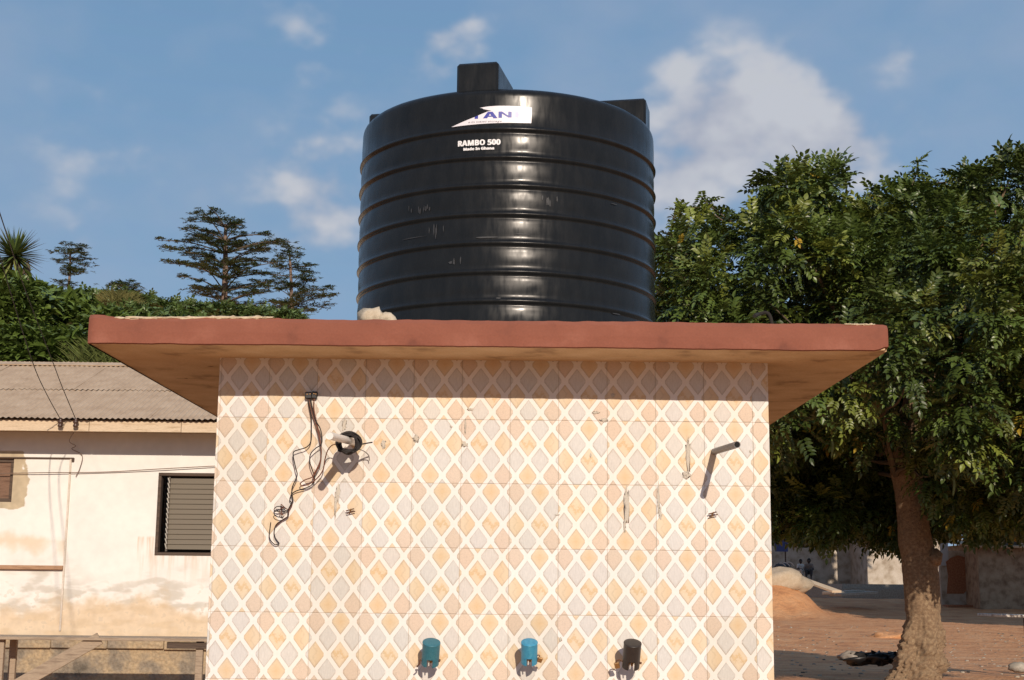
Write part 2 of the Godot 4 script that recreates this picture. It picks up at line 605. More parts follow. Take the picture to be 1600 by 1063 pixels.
func kiosk() -> void:
	var k := thing("water_kiosk", "tiled water kiosk with flat red edged roof slab", "kiosk", Vector3(-0.11, 0, -8.8))
	var inv := k.transform.affine_inverse()
	var loc := func(m): m.transform = inv; return m
	var s := st()
	box(s, Vector3((KX0 + KX1) / 2, SOFF / 2 - 0.1, -8.812), Vector3(KX1 - KX0 - 0.004, SOFF + 0.195, 3.0), Basis.IDENTITY, 0.004)
	loc.call(obj("wall", fin(s), M.cement, k))
	s = st()
	box(s, Vector3((KX0 + KX1) / 2, SOFF / 2 - 0.01, KZ - 0.0064), Vector3(KX1 - KX0 - 0.003, SOFF + 0.016, 0.008))
	loc.call(obj("grout", fin(s), plain(lin(0.52, 0.46, 0.38), 0.9), k))
	# tiles
	var tt := [tile_texture(0), tile_texture(10), tile_texture(20)]
	var tm := []
	for i in 6:
		var m := uvmat(tt[i % 3], 0.4)
		m.metallic_specular = 0.3
		m.albedo_color = [Color(0.94, 0.945, 0.95), Color(0.93, 0.93, 0.935), Color(0.945, 0.94, 0.93), Color(0.92, 0.925, 0.925), Color(0.935, 0.925, 0.915), Color(0.90, 0.895, 0.88)][i]
		tm.append(m)
	var cache := {}
	var joint := KX1 - 0.086
	var r2 := RandomNumberGenerator.new()
	r2.seed = 77
	var top_joint := 0.8466 + 1.4 + TH
	for row in range(0, 9):
		var y1 := top_joint - row * TH
		var y0 := y1 - TH
		for col in range(-1, 12):
			var x1 := joint - col * TW
			var x0 := x1 - TW
			var cx0 := maxf(x0, KX0) - x0
			var cx1 := minf(x1, KX1) - x0
			if cx1 - cx0 < 0.01: continue
			var cy0 := maxf(y0, -0.02) - y0
			var cy1 := minf(y1, SOFF + 0.004) - y0
			if cy1 - cy0 < 0.01: continue
			var turned := r2.randf() < 0.28
			if col >= 6 and row in [1, 3, 4]: turned = r2.randf() < 0.6
			var key := "%.3f %.3f %.3f %.3f %s" % [cx0, cx1, cy0, cy1, turned]
			if not cache.has(key):
				cache[key] = tile_mesh(cx0, cx1, cy0, cy1, turned)
			var o := obj("tile", cache[key], tm[r2.randi() % 6], k)
			o.position = inv * Vector3(x0 + r2.randf_range(-0.0005, 0.0005), y0 + r2.randf_range(-0.0005, 0.0005), KZ - 0.0005 + r2.randf_range(-0.0005, 0.0005))
			o.rotation = Vector3(r2.randf_range(-0.002, 0.002), r2.randf_range(-0.002, 0.002), r2.randf_range(-0.0015, 0.0015))
	# roof slab: uneven cast edge
	var nz := noise(71, 1.1, 4)
	var nf := noise(72, 9.0, 3)
	s = st()
	var sx0 := -2.104
	var sx1 := 1.834
	var zf := -6.84
	var zb := -10.78
	var n := 160
	var cols := []
	for i in n + 1:
		var t := float(i) / n
		var x := lerpf(sx0, sx1, t)
		var up := 0.006 * nz.get_noise_1d(x * 1.0) + 0.004 * nf.get_noise_1d(x)
		var dn := 0.005 * nz.get_noise_1d(x * 1.3 + 40.0) + 0.002 * nf.get_noise_1d(x + 9.0)
		var zz := zf + 0.004 * nz.get_noise_1d(x + 80.0)
		var left_lift := 0.012 * smoothstep(sx0 + 0.13, sx0 + 0.05, x) - 0.008 * smoothstep(sx0 + 0.5, sx0 + 0.15, x) * smoothstep(sx0 + 0.13, sx0 + 0.16, x)
		var inr := 0.02 * smoothstep(0.015, 0.0, minf(x - sx0, sx1 - x))
		var chip := 0.02 * smoothstep(sx1 - 0.07, sx1, x)
		cols.append([Vector3(x, SOFF - 0.010 + dn + chip, zz - 0.014 - inr), Vector3(x, SOFF - 0.006 + dn + chip, zz - 0.002 - inr), Vector3(x, SOFF + 0.05 + chip * 0.5, zz - inr), Vector3(x, TOP - 0.02 + up + left_lift, zz - 0.003 - inr), Vector3(x, TOP + up + left_lift, zz - 0.018 - inr), Vector3(x, TOP - 0.004 + up, zz - 0.06), Vector3(x, TOP - 0.006, zb), Vector3(x, SOFF - 0.006, zb), Vector3(x, SOFF - 0.006, zb + 0.05), Vector3(x, SOFF + 0.01, zb + 0.05), Vector3(x, SOFF + 0.01, zz - 0.016 - inr)])
	for i in n:
		for j in 10:
			s.set_smooth_group(10 + j)
			quad(s, cols[i][j], cols[i + 1][j], cols[i + 1][j + 1], cols[i][j + 1])
	s.set_smooth_group(-1)
	for e in [0, n]:
		for j in range(1, 10):
			if e == 0: tri(s, cols[e][0], cols[e][j], cols[e][j + 1])
			else: tri(s, cols[e][0], cols[e][j + 1], cols[e][j])
	loc.call(obj("roof_slab", fin(s), M.red, k))
	s = st()
	box(s, Vector3((sx0 + sx1) / 2, SOFF + 0.003, (zf + zb) / 2), Vector3(sx1 - sx0 - 0.036, 0.012, zf - zb - 0.04))
	box(s, Vector3(sx0 + 0.009, SOFF + 0.003, (zf + zb) / 2 - 0.02), Vector3(0.0175, 0.012, zf - zb - 0.08))
	box(s, Vector3(sx1 - 0.009, SOFF + 0.003, (zf + zb) / 2 - 0.02), Vector3(0.0175, 0.012, zf - zb - 0.08))
	var so := obj("soffit", fin(s), M.soffit, k)
	loc.call(so)
	s = st()
	box(s, Vector3((sx0 + sx1) / 2, TOP + 0.0, (zf + zb) / 2 - 0.04), Vector3(sx1 - sx0 - 0.09, 0.012, zf - zb - 0.12))
	loc.call(obj("roof_screed", fin(s), M.cement, k))
	# broken mortar along the upper edge
	var q := RandomNumberGenerator.new()
	q.seed = 4
	for i in 33:
		var px := 150.0 + 270.0 * pow(q.randf(), 0.9) if i < 27 else q.randf_range(1335, 1385)
		var w := q.randf_range(0.03, 0.10) if i < 27 else q.randf_range(0.012, 0.04)
		var x := (px - 806.0) / F * 6.86
		var m := blob(q, Vector3(w, q.randf_range(0.003, 0.011) if i < 27 else 0.005, 0.012), 1.1, 7)
		var o := obj("mortar_chip", m, M.cream_chip, k)
		var ti := clampi(int((x - sx0) / (sx1 - sx0) * n), 0, n)
		o.position = inv * Vector3(x, cols[ti][4].y - 0.001, zf - 0.024)
	# dark cracks and stains under the slab on the left
	for i in 7:
		var m := blob(q, Vector3(q.randf_range(0.04, 0.12), 0.002, q.randf_range(0.01, 0.03)), 0.6, 6)
		var o := obj("damp_stain", m, plain(lin(0.10, 0.05, 0.025), 0.95), k)
		o.position = inv * Vector3(q.randf_range(-2.0, -1.6), SOFF - 0.001, q.randf_range(-9.3, -7.2))
	for i in 3:
		var m := blob(q, Vector3(q.randf_range(0.03, 0.06), 0.002, 0.012), 0.6, 6)
		var o := obj("damp_stain", m, plain(lin(0.12, 0.06, 0.03), 0.95), k)
		o.position = inv * Vector3(q.randf_range(1.4, 1.7), SOFF - 0.001, q.randf_range(-8.3, -7.2))
	# cement smears left on the tiles
	for c in [[1075, 712, 4, 26], [1073, 742, 7, 6], [979, 790, 5, 26], [976, 822, 2, 10], [1029, 780, 2, 24], [1032, 803, 2, 10], [944, 657, 7, 3], [931, 645, 6, 2], [726, 695, 5, 4], [727, 668, 1.5, 12], [650, 686, 5, 6], [599, 695, 4, 7], [1172, 706, 2, 2], [538, 664, 4, 9], [528, 770, 4, 14], [524, 790, 2, 18], [735, 640, 6, 2], [705, 667, 2, 1.5], [958, 618, 3, 3], [923, 712, 1.5, 4], [876, 1000, 2, 3], [870, 805, 4, 1.2]]:
		var m := blob(q, Vector3(c[2] * 0.0026, c[3] * 0.0028, 0.0014), 1.25, 9)
		var o := obj("cement_smear", m, M.smear, k)
		o.position = inv * (P(c[0], c[1], 7.3) + Vector3(0, 0, 0.0016))

# an irregular lump with half sizes
func blob(r: RandomNumberGenerator, half: Vector3, rough: float, rows := 6) -> ArrayMesh:
	var s := st()
	s.set_smooth_group(1)
	var nz := noise(r.randi() % 9999, 1.1, 3)
	var seg := rows * 2
	var pts := []
	for j in rows + 1:
		var a := PI * j / rows
		var row := []
		for i in seg:
			var b := TAU * i / seg
			var d := Vector3(sin(a) * cos(b), -cos(a), sin(a) * sin(b))
			var k := 1.0 + rough * nz.get_noise_3dv(d * 1.4)
			row.append(d * half * k)
		pts.append(row)
	for j in rows:
		for i in seg:
			var i2 := (i + 1) % seg
			quad(s, pts[j][i2], pts[j][i], pts[j + 1][i], pts[j + 1][i2])
	return fin(s)

# ------------------------------------------------------------------ the tank
const TC := Vector3(-0.0594, 1.4, -8.8)

func bend(m: ArrayMesh, at_angle: float, y: float, r: float) -> ArrayMesh:
	# lay a flat mesh (x right, y up, z out) round the tank
	var arr := m.surface_get_arrays(0)
	var v: PackedVector3Array = arr[Mesh.ARRAY_VERTEX]
	for i in v.size():
		var a := at_angle + v[i].x / r
		var rr := r + v[i].z
		v[i] = Vector3(sin(a) * rr, y + v[i].y, cos(a) * rr)
	var s := SurfaceTool.new()
	s.begin(Mesh.PRIMITIVE_TRIANGLES)
	s.set_smooth_group(-1)
	var idx = arr[Mesh.ARRAY_INDEX]
	if idx != null and idx.size() > 0:
		for i in idx: s.add_vertex(v[i])
	else:
		for p in v: s.add_vertex(p)
	s.generate_normals()
	return s.commit()

func text_mesh(txt: String, size: float, bold := true, slant := 0.0, depth := 0.0008) -> ArrayMesh:
	var t := TextMesh.new()
	var f := SystemFont.new()
	f.font_names = PackedStringArray(["Droid Serif" if slant > 0 else "Droid Sans"])
	f.font_weight = 800 if bold else 400
	t.font = f
	t.text = txt
	t.font_size = 64
	t.pixel_size = size / 46.0
	t.depth = depth
	t.curve_step = 1.0
	var arr := t.get_mesh_arrays()
	var am := ArrayMesh.new()
	if slant != 0.0:
		var v: PackedVector3Array = arr[Mesh.ARRAY_VERTEX]
		for i in v.size(): v[i].x += v[i].y * slant
		arr[Mesh.ARRAY_VERTEX] = v
	am.add_surface_from_arrays(Mesh.PRIMITIVE_TRIANGLES, arr)
	return am

func tank() -> void:
	var t := thing("water_tank", "large black ribbed plastic water tank standing on the kiosk roof", "water tank", Vector3(TC.x, TOP + 0.008, TC.z))
	var base := TOP + 0.008 - 1.4      # heights below count from the eye
	var s := st()
	var ring0 := 2.606
	var dr := 0.1691
	var wall := 0.934
	var prof := []
	prof.append(Vector2(wall - 0.03, 0.0))
	prof.append(Vector2(wall, 0.02))
	for k in range(8, -1, -1):
		var y := ring0 - k * dr - base
		if y < 0.05: continue
		# the band below the rib bellies a little
		for bq in [[-0.13, 0.0018], [-0.115, 0.0029], [-0.095, 0.0036], [-0.075, 0.0034], [-0.055, 0.0022]]: prof.append(Vector2(wall + bq[1], y + bq[0]))
		for q in [[0.001, -0.030], [-0.003, -0.019], [0.002, -0.014], [0.009, -0.009], [0.0135, -0.003], [0.014, 0.002], [0.011, 0.008], [0.005, 0.014], [0.0015, 0.020]]:
			prof.append(Vector2(wall + q[0], y + q[1]))
	var sh := 2.806 - base
	prof.append(Vector2(wall + 0.002, sh - 0.09))
	prof.append(Vector2(wall + 0.001, sh - 0.03))
	for i in 9:
		var a := (PI / 2) * i / 8.0 * 0.9
		prof.append(Vector2(wall - 0.062 * (1 - cos(a)), sh + 0.06 * sin(a)))
	prof.append(Vector2(0.7, sh + 0.095))
	prof.append(Vector2(0.4, sh + 0.13))
	prof.append(Vector2(0.25, sh + 0.14))
	prof.append(Vector2(0.24, sh + 0.20))
	prof.append(Vector2(0.0, sh + 0.205))
	var w1 := noise(81, 1.6, 3)
	var w2 := noise(82, 7.0, 2)
	var wob := func(a, y):
		var p := Vector3(sin(a), y * 1.6, cos(a))
		var k: float = smoothstep(0.0, 0.15, y)
		return k * (0.0035 * w1.get_noise_3dv(p) + 0.0011 * w2.get_noise_3dv(p * Vector3(1, 1.5, 1)))
	lathe(s, prof, 220, Vector3.ZERO, wob)
	obj("body", fin(s), tank_mat(), t)
	# four lifting lugs round the shoulder
	for k in 4:
		var a := -0.20 + k * PI / 2
		s = st()
		var b := Basis(Vector3.UP, a)
		box(s, b * Vector3(0, 2.915 - base, 0.68), Vector3(0.25, 0.23, 0.45), b, 0.014)
		obj("lifting_lug", fin(s), M.lug, t)
	# torn sticker: outline in metres round the shell
	var r := wall + 0.0035
	var ang := func(px): return asin(clampf((((px - 806.0) / F) * 7.9 - TC.x) / r, -1, 1))
	var a0: float = ang.call(765.0)
	var mpp := 7.9 / F / cos(0.30)
	var yb := 2.607 + 0.028 - base
	var pt := func(cx, cy):   # crop coordinates of the enlarged photo -> metres on the shell
		var px: float = 680.0 + cx / 8.889
		var lift := 0.0
		return Vector2((ang.call(px) - a0) * r, (385.0 - cy + lift) / 8.889 * mpp * 0.98)
	var outline := PackedVector2Array()
	for q in [[160, 393], [330, 330], [500, 272], [600, 232], [690, 198], [745, 190], [690, 178], [625, 160], [610, 148], [572, 140], [700, 124], [850, 118], [1000, 118], [1150, 122], [1325, 130], [1325, 250], [1318, 362], [1180, 366], [1000, 368], [800, 372], [600, 377], [400, 384]]:
		outline.append(pt.call(q[0], q[1]))
	var flat := st()
	strips(flat, outline, 0.0, 0.0012)
	var stk := obj("sticker", bend(flat.commit(), a0, yb, r), M.sticker, t)
	# letters T A N and half a K, cut where the sticker is torn
	var letters := [
		[[445, 205], [600, 205], [600, 225], [550, 225], [550, 300], [500, 300], [500, 225], [445, 225]],
		[[620, 298], [690, 205], [760, 205], [830, 300], [775, 303], [757, 278], [695, 278], [680, 298]],
		[[845, 296], [845, 204], [895, 204], [985, 262], [985, 204], [1035, 204], [1035, 290], [985, 290], [895, 232], [895, 294]],
		[[1085, 288], [1085, 206], [1135, 206], [1135, 238], [1165, 236], [1165, 252], [1135, 256], [1135, 288]]]
	for i in 4:
		var poly := PackedVector2Array()
		for q in letters[i]: poly.append(pt.call(q[0], q[1]))
		for piece in Geometry2D.intersect_polygons(poly, outline):
			var ls := st()
			strips(ls, piece, 0.0016, 0.0022)
			obj("letter", bend(ls.commit(), a0, yb, r), M.sticker_blue if i < 3 else M.sticker_fade, stk)
	var hole := PackedVector2Array()
	for q in [[705, 262], [740, 262], [722, 236]]: hole.append(pt.call(q[0], q[1]))
	var hs := st()
	strips(hs, hole, 0.0020, 0.0026)
	obj("letter_gap", bend(hs.commit(), a0, yb, r), M.sticker, stk)
	var tx := text_mesh("e in water storage", 0.0095, false, 0.25, 0.0006)
	var mid: Vector2 = pt.call(650, 346)
	obj("lettering", bend(shift(tx, Vector3(mid.x, mid.y, 0.0018), 1.75, 1.0), a0, yb, r), M.sticker_ink, stk)
	# white print below
	var a1: float = ang.call(743.5)
	tx = fatten(text_mesh("RAMBO 500", 0.0315, true, 0.0, 0.001), 0.0016)
	obj("print", bend(shift(tx, Vector3(0, 0, 0.001), 1.0, 1.0, 0.252), a1, 2.525 - base, r + 0.002), M.print_white, t)
	tx = fatten(text_mesh("Made In Ghana", 0.0155, true, 0.0, 0.001), 0.0010)
	obj("print", bend(shift(tx, Vector3(0, 0, 0.001), 1.0, 1.0, 0.182), a1, 2.489 - base, r + 0.002), M.print_white, t)
	# chalky scuffs on the shell
	var q := RandomNumberGenerator.new()
	q.seed = 12
	for c in [[640, 328, 18, 9], [660, 326, 5, 7], [676, 361, 5, 12], [690, 357, 3, 12], [665, 362, 2, 8], [712, 408, 7, 7], [699, 411, 4, 3], [858, 316, 7, 9], [847, 312, 2, 10], [872, 312, 2, 8], [960, 319, 9, 1.2], [778, 466, 6, 1], [962, 491, 12, 1.2], [640, 372, 30, 1], [745, 371, 26, 1.6], [800, 366, 16, 1.4]]:
		for i in (5 if c[2] > 3 and c[3] > 3 else 1):
			var a: float = ang.call(c[0] + q.randf_range(-1, 1) * c[2])
			var y: float = P(c[0], c[1] + q.randf_range(-0.3, 0.3) * c[3], 8.8 - cos(a) * r).y - 1.4 - base
			var w: float = 0.0045 * q.randf_range(0.6, 1.3) if c[3] > 3 else c[2] * 0.0036
			var hgt: float = c[3] * 0.0036 * q.randf_range(0.6, 1.1)
			var poly := PackedVector2Array()
			for k in 10:
				var an := TAU * k / 10
				poly.append(Vector2(cos(an) * w, sin(an) * hgt) * q.randf_range(0.5, 1.0))
			var ss := st()
			strips(ss, poly, 0.0, 0.0004)
			obj("scuff", bend(ss.commit(), a, y, r + 0.0032), M.scuff, t)

# heavier letters: the same outline laid a little to each side
func fatten(m: ArrayMesh, by: float) -> ArrayMesh:
	var s := SurfaceTool.new()
	for k in [Vector3(-by, 0, 0), Vector3(by, 0, 0.0001), Vector3(0, by * 0.6, 0.0002), Vector3(0, -by * 0.6, 0.0003), Vector3(0, 0, 0.0004)]:
		s.append_from(m, 0, Transform3D(Basis.IDENTITY, k))
	return s.commit()

func shift(m: ArrayMesh, by: Vector3, sx := 1.0, sy := 1.0, fit := 0.0) -> ArrayMesh:
	var arr := m.surface_get_arrays(0)
	var v: PackedVector3Array = arr[Mesh.ARRAY_VERTEX]
	if fit > 0.0:
		var lo := 1e9
		var hi := -1e9
		for p in v:
			lo = minf(lo, p.x); hi = maxf(hi, p.x)
		sx = fit / (hi - lo)
	for i in v.size(): v[i] = Vector3(v[i].x * sx, v[i].y * sy, v[i].z) + by
	arr[Mesh.ARRAY_VERTEX] = v
	var am := ArrayMesh.new()
	am.add_surface_from_arrays(Mesh.PRIMITIVE_TRIANGLES, arr)
	return am

# a flat polygon cut into upright strips so that it can be bent; front at z1
func strips(s: SurfaceTool, poly: PackedVector2Array, z0: float, z1: float) -> void:
	var lo := 1e9
	var hi := -1e9
	for p in poly:
		lo = minf(lo, p.x); hi = maxf(hi, p.x)
	var n := maxi(1, int((hi - lo) / 0.03))
	for i in n:
		var a := lerpf(lo - 0.001, hi + 0.001, float(i) / n)
		var b := lerpf(lo - 0.001, hi + 0.001, float(i + 1) / n)
		var r := PackedVector2Array([Vector2(a, -9), Vector2(b, -9), Vector2(b, 9), Vector2(a, 9)])
		for piece in Geometry2D.intersect_polygons(poly, r):
			prism(s, piece, z0, z1)

func tank_mat() -> StandardMaterial3D:
	var m := StandardMaterial3D.new()
	m.albedo_texture = mottle(83, 512, 0.012, [Color(0.004, 0.0045, 0.005), Color(0.007, 0.0075, 0.008), Color(0.011, 0.0115, 0.012)], 0.2, 0.1)
	m.uv1_triplanar = true
	m.uv1_world_triplanar = true
	m.uv1_scale = Vector3(1.9, 0.45, 1.9)
	# rubbed and dusty: gloss differs along the wall
	var g := noise(84, 0.02, 5).get_seamless_image(512, 512)
	g.resize(512, 512)
	var d := g.get_data()
	for i in d.size(): d[i] = int(clampf(70.0 + (d[i] - 128.0) * 0.26, 40, 150))
	m.roughness_texture = ImageTexture.create_from_image(Image.create_from_data(512, 512, false, Image.FORMAT_L8, d))
	m.roughness = 1.0
	m.metallic_specular = 0.34
	M.lug = m
	M.sticker = plain(lin(0.72, 0.70, 0.74), 0.4)
	M.sticker_blue = plain(lin(0.035, 0.04, 0.30), 0.4)
	M.sticker_fade = plain(lin(0.35, 0.37, 0.55), 0.4)
	M.sticker_ink = plain(lin(0.12, 0.10, 0.13), 0.5)
	M.print_white = plain(lin(0.75, 0.75, 0.75), 0.6)
	M.scuff = plain(lin(0.032, 0.033, 0.036), 0.6)
	return m

# ------------------------------------------------------------------ things on the kiosk
func W(cx: float, cy: float, off: float) -> Vector3:
	return P(400.0 + cx / 3.796, 600.0 + cy / 3.796, 7.3 - off)

func wire(pts: Array, off: Array, r: float, m: Material, parent: Node3D) -> void:
	var v := []
	for i in pts.size():
		var t := float(i) / (pts.size() - 1) * (off.size() - 1)
		var o := lerpf(off[int(t)], off[mini(int(t) + 1, off.size() - 1)], t - int(t))
		v.append(W(pts[i][0], pts[i][1], o) - parent.position)
	var s := st()
	tube(s, spline(v, 5), r, 6)
	obj("wire", fin(s), m, parent)

func kiosk_things() -> void:
	# rock on the roof edge
	var q := RandomNumberGenerator.new()
	q.seed = 31
	var rock := thing("rock", "pale broken lump of mortar lying on the roof edge left of the tank", "rock", Vector3(P(590, 497, 7.0).x, TOP + 0.004, -7.02))
	var m1 := obj("large_lump", blob(q, Vector3(0.066, 0.047, 0.05), 0.5, 5), M.stone, rock)
	m1.position = Vector3(-0.032, 0.042, 0)
	var m2 := obj("small_lump", blob(q, Vector3(0.055, 0.036, 0.04), 0.6, 5), M.stone, rock)
	m2.position = Vector3(0.052, 0.028, 0.004)
	m2.rotation.z = -0.35
	# bent pipe end behind the slab on the right
	var bp := thing("bent_pipe", "rusty bent pipe end rising above the roof right of the tank", "pipe", P(1194, 500, 8.0))
	var s := st()
	tube(s, spline([P(1207, 512, 8.0) - bp.position, P(1204, 496, 8.0) - bp.position, P(1198, 489, 8.0) - bp.position, P(1186, 491, 8.0) - bp.position, P(1179, 494, 7.9) - bp.position]), 0.011, 8)
	obj("elbow", fin(s), plain(lin(0.015, 0.011, 0.008), 0.9), bp)
	# terminal box and loose wires
	var e := thing("loose_wires", "loose brown and black electric wires dangling from a black terminal block", "wires", W(330, 70, 0.0))
	s = st()
	box(s, W(312, 69, 0.016) - e.position, Vector3(0.034, 0.034, 0.032), Basis.IDENTITY, 0.003)
	box(s, W(347, 67, 0.014) - e.position, Vector3(0.028, 0.036, 0.028), Basis(Vector3.BACK, -0.1), 0.003)
	obj("terminal_block", fin(s), M.black_plastic, e)
	s = st()
	for c in [[303, 62], [320, 60], [343, 58], [354, 60]]:
		tube(s, [W(c[0], c[1], 0.026) - e.position, W(c[0], c[1], 0.036) - e.position], 0.0035, 8)
	obj("screw", fin(s), M.brass, e)
	wire([[308, 85], [314, 130], [327, 200], [328, 270], [325, 340], [300, 375], [250, 392], [222, 405], [222, 440], [235, 500], [243, 545], [216, 610], [212, 650], [218, 690], [203, 722], [190, 750], [188, 785], [160, 805], [120, 835], [107, 875], [112, 910], [128, 935], [136, 948], [115, 955], [90, 935], [78, 905], [82, 860], [87, 822]], [0.02, 0.03, 0.04, 0.05, 0.03, 0.02, 0.015, 0.02, 0.03], 0.0028, M.black_wire, e)
	wire([[322, 85], [335, 150], [350, 210], [380, 265], [391, 320], [385, 360], [350, 385], [322, 420], [320, 470], [340, 530], [347, 565], [330, 600], [290, 620], [240, 635], [212, 655], [200, 690], [214, 712], [200, 740]], [0.02, 0.035, 0.05, 0.04, 0.03, 0.02, 0.015], 0.0028, M.black_wire, e)
	wire([[345, 85], [343, 150], [360, 230], [374, 300], [385, 380], [386, 430], [378, 480], [350, 530], [330, 555], [290, 570], [263, 590], [270, 605], [300, 600], [340, 580], [380, 540], [400, 500], [408, 450], [425, 395], [450, 365], [478, 357]], [0.02, 0.03, 0.045, 0.05, 0.04, 0.05, 0.08, 0.15], 0.0028, M.brown_wire, e)
	wire([[312, 88], [322, 140], [340, 200], [360, 260], [378, 340], [388, 400], [380, 455], [362, 500], [338, 545], [345, 575], [330, 598]], [0.018, 0.03, 0.045, 0.03], 0.0024, M.brown_wire, e)
	wire([[190, 748], [160, 760], [130, 757], [108, 752], [112, 735], [135, 727], [165, 733], [170, 742], [130, 750], [106, 765], [118, 785], [145, 792], [165, 788]], [0.02, 0.03, 0.045, 0.03], 0.0024, M.black_wire, e)
	wire([[215, 712], [196, 745], [175, 738], [148, 715], [152, 740], [150, 765], [160, 780], [140, 765], [147, 740], [168, 735]], [0.02, 0.03, 0.04], 0.0022, M.brown_wire, e)
	wire([[222, 695], [205, 720], [195, 755], [188, 790], [150, 815], [118, 845]], [0.015, 0.02, 0.015], 0.0022, M.brown_wire, e)
	# left pipe stub with the cable coil on it
	stub("pipe_stub", "white plastic pipe stub carrying a black cable coil on the tiled wall", W(588, 347, 0.0), P(515, 681, 6.8), 0.019, M.white_pvc)
	stub("pipe_stub", "grey plastic pipe stub sticking out alone near the right edge of the tiled wall", P(1116, 706, 7.3), P(1152, 695, 6.8), 0.0165, M.grey_pvc)
	var cc := W(550, 350, 0.17)
	var coil := thing("cable_coil", "coil of black cable hung over the white pipe stub", "cable", cc)
	for k in 15:
		var v := []
		var rx := 0.055 + q.randf_range(-0.018, 0.010)
		var ry := 0.048 + q.randf_range(-0.016, 0.010)
		var c := Vector3(q.randf_range(-0.004, 0.004), q.randf_range(-0.006, 0.004), 0.012 * (k - 7) * 0.4)
		for i in 25:
			var a := TAU * i / 24.0
			v.append(c + Vector3(cos(a) * rx, sin(a) * ry, 0.006 * sin(a * 2.0 + k)))
		s = st()
		tube(s, v, 0.0042, 6, false)
		obj("cable_loop", fin(s), M.black_wire, coil)
	s = st()
	tube(s, spline([W(600, 370, 0.16) - cc, W(630, 358, 0.16) - cc, W(660, 352, 0.15) - cc, W(690, 347, 0.14) - cc]), 0.0036, 6)
	obj("cable_end", fin(s), M.black_wire, coil)
	s = st()
	tube(s, spline([W(600, 385, 0.15) - cc, W(640, 400, 0.09) - cc, W(668, 425, 0.05) - cc, W(672, 455, 0.03) - cc]), 0.0026, 6)
	obj("cable_end", fin(s), M.grey_pvc, coil)
	for c in [[500, 400], [535, 412], [575, 405]]:
		s = st()
		tube(s, spline([W(c[0] - 12, c[1] - 8, 0.19) - cc, W(c[0], c[1], 0.2) - cc, W(c[0] + 12, c[1] - 14, 0.19) - cc]), 0.006, 6)
		obj("cable_tie", fin(s), M.black_wire, coil)
	clip(547, 799, "small rusty cable clip below the cable coil")
	clip(1113.5, 804, "small rusty cable clip below the grey pipe stub")
	# three tap guards
	guard(673, 1021, M.teal, 0.13, 27, 36, "dark teal pipe guard over the left tap", -1, 0)
	guard(827, 1020, M.blue, 0.0, 25, 34, "bright blue pipe guard over the middle tap", 1, 0)
	guard(987, 1024, M.char, 0.08, 27, 40, "charcoal pipe guard over the right tap", -1, 1)

func stub(called: String, label: String, a: Vector3, b: Vector3, r: float, m: Material) -> void:
	var o := thing(called, label, "pipe", a)
	var s := st()
	var d := (b - a).normalized()
	var v := []
	# inner and outer wall
	tube(s, [-d * 0.02, (b - a) * 0.3, (b - a) * 0.6, b - a], r, 20, false)
	tube(s, [b - a, b - a - d * 0.002], [r, r * 0.8], 20, false)
	obj("pipe", fin(s), m, o)
	s = st()
	tube(s, [b - a - d * 0.06, b - a - d * 0.0015], r * 0.82, 20, true)
	obj("bore", fin(s), M.hole if m == M.grey_pvc else M.white_pvc, o)

func clip(px: float, py: float, label: String) -> void:
	var c := P(px, py, 7.28)
	var o := thing("cable_clip", label, "clip", c, "")
	for k in 2:
		var s := st()
		var y := 0.0065 if k == 0 else -0.0065
		tube(s, [Vector3(-0.022 + k * 0.004, y - 0.006, 0), Vector3(0.02 + k * 0.006, y + 0.006, 0.004)], 0.003, 6)
		obj("prong", fin(s), M.rust, o)
	var s2 := st()
	tube(s2, [Vector3(-0.006, -0.012, -0.02), Vector3(0.0, 0, 0.002), Vector3(0.006, 0.012, 0.004)], 0.0035, 6)
	obj("screw", fin(s2), M.brass, o)

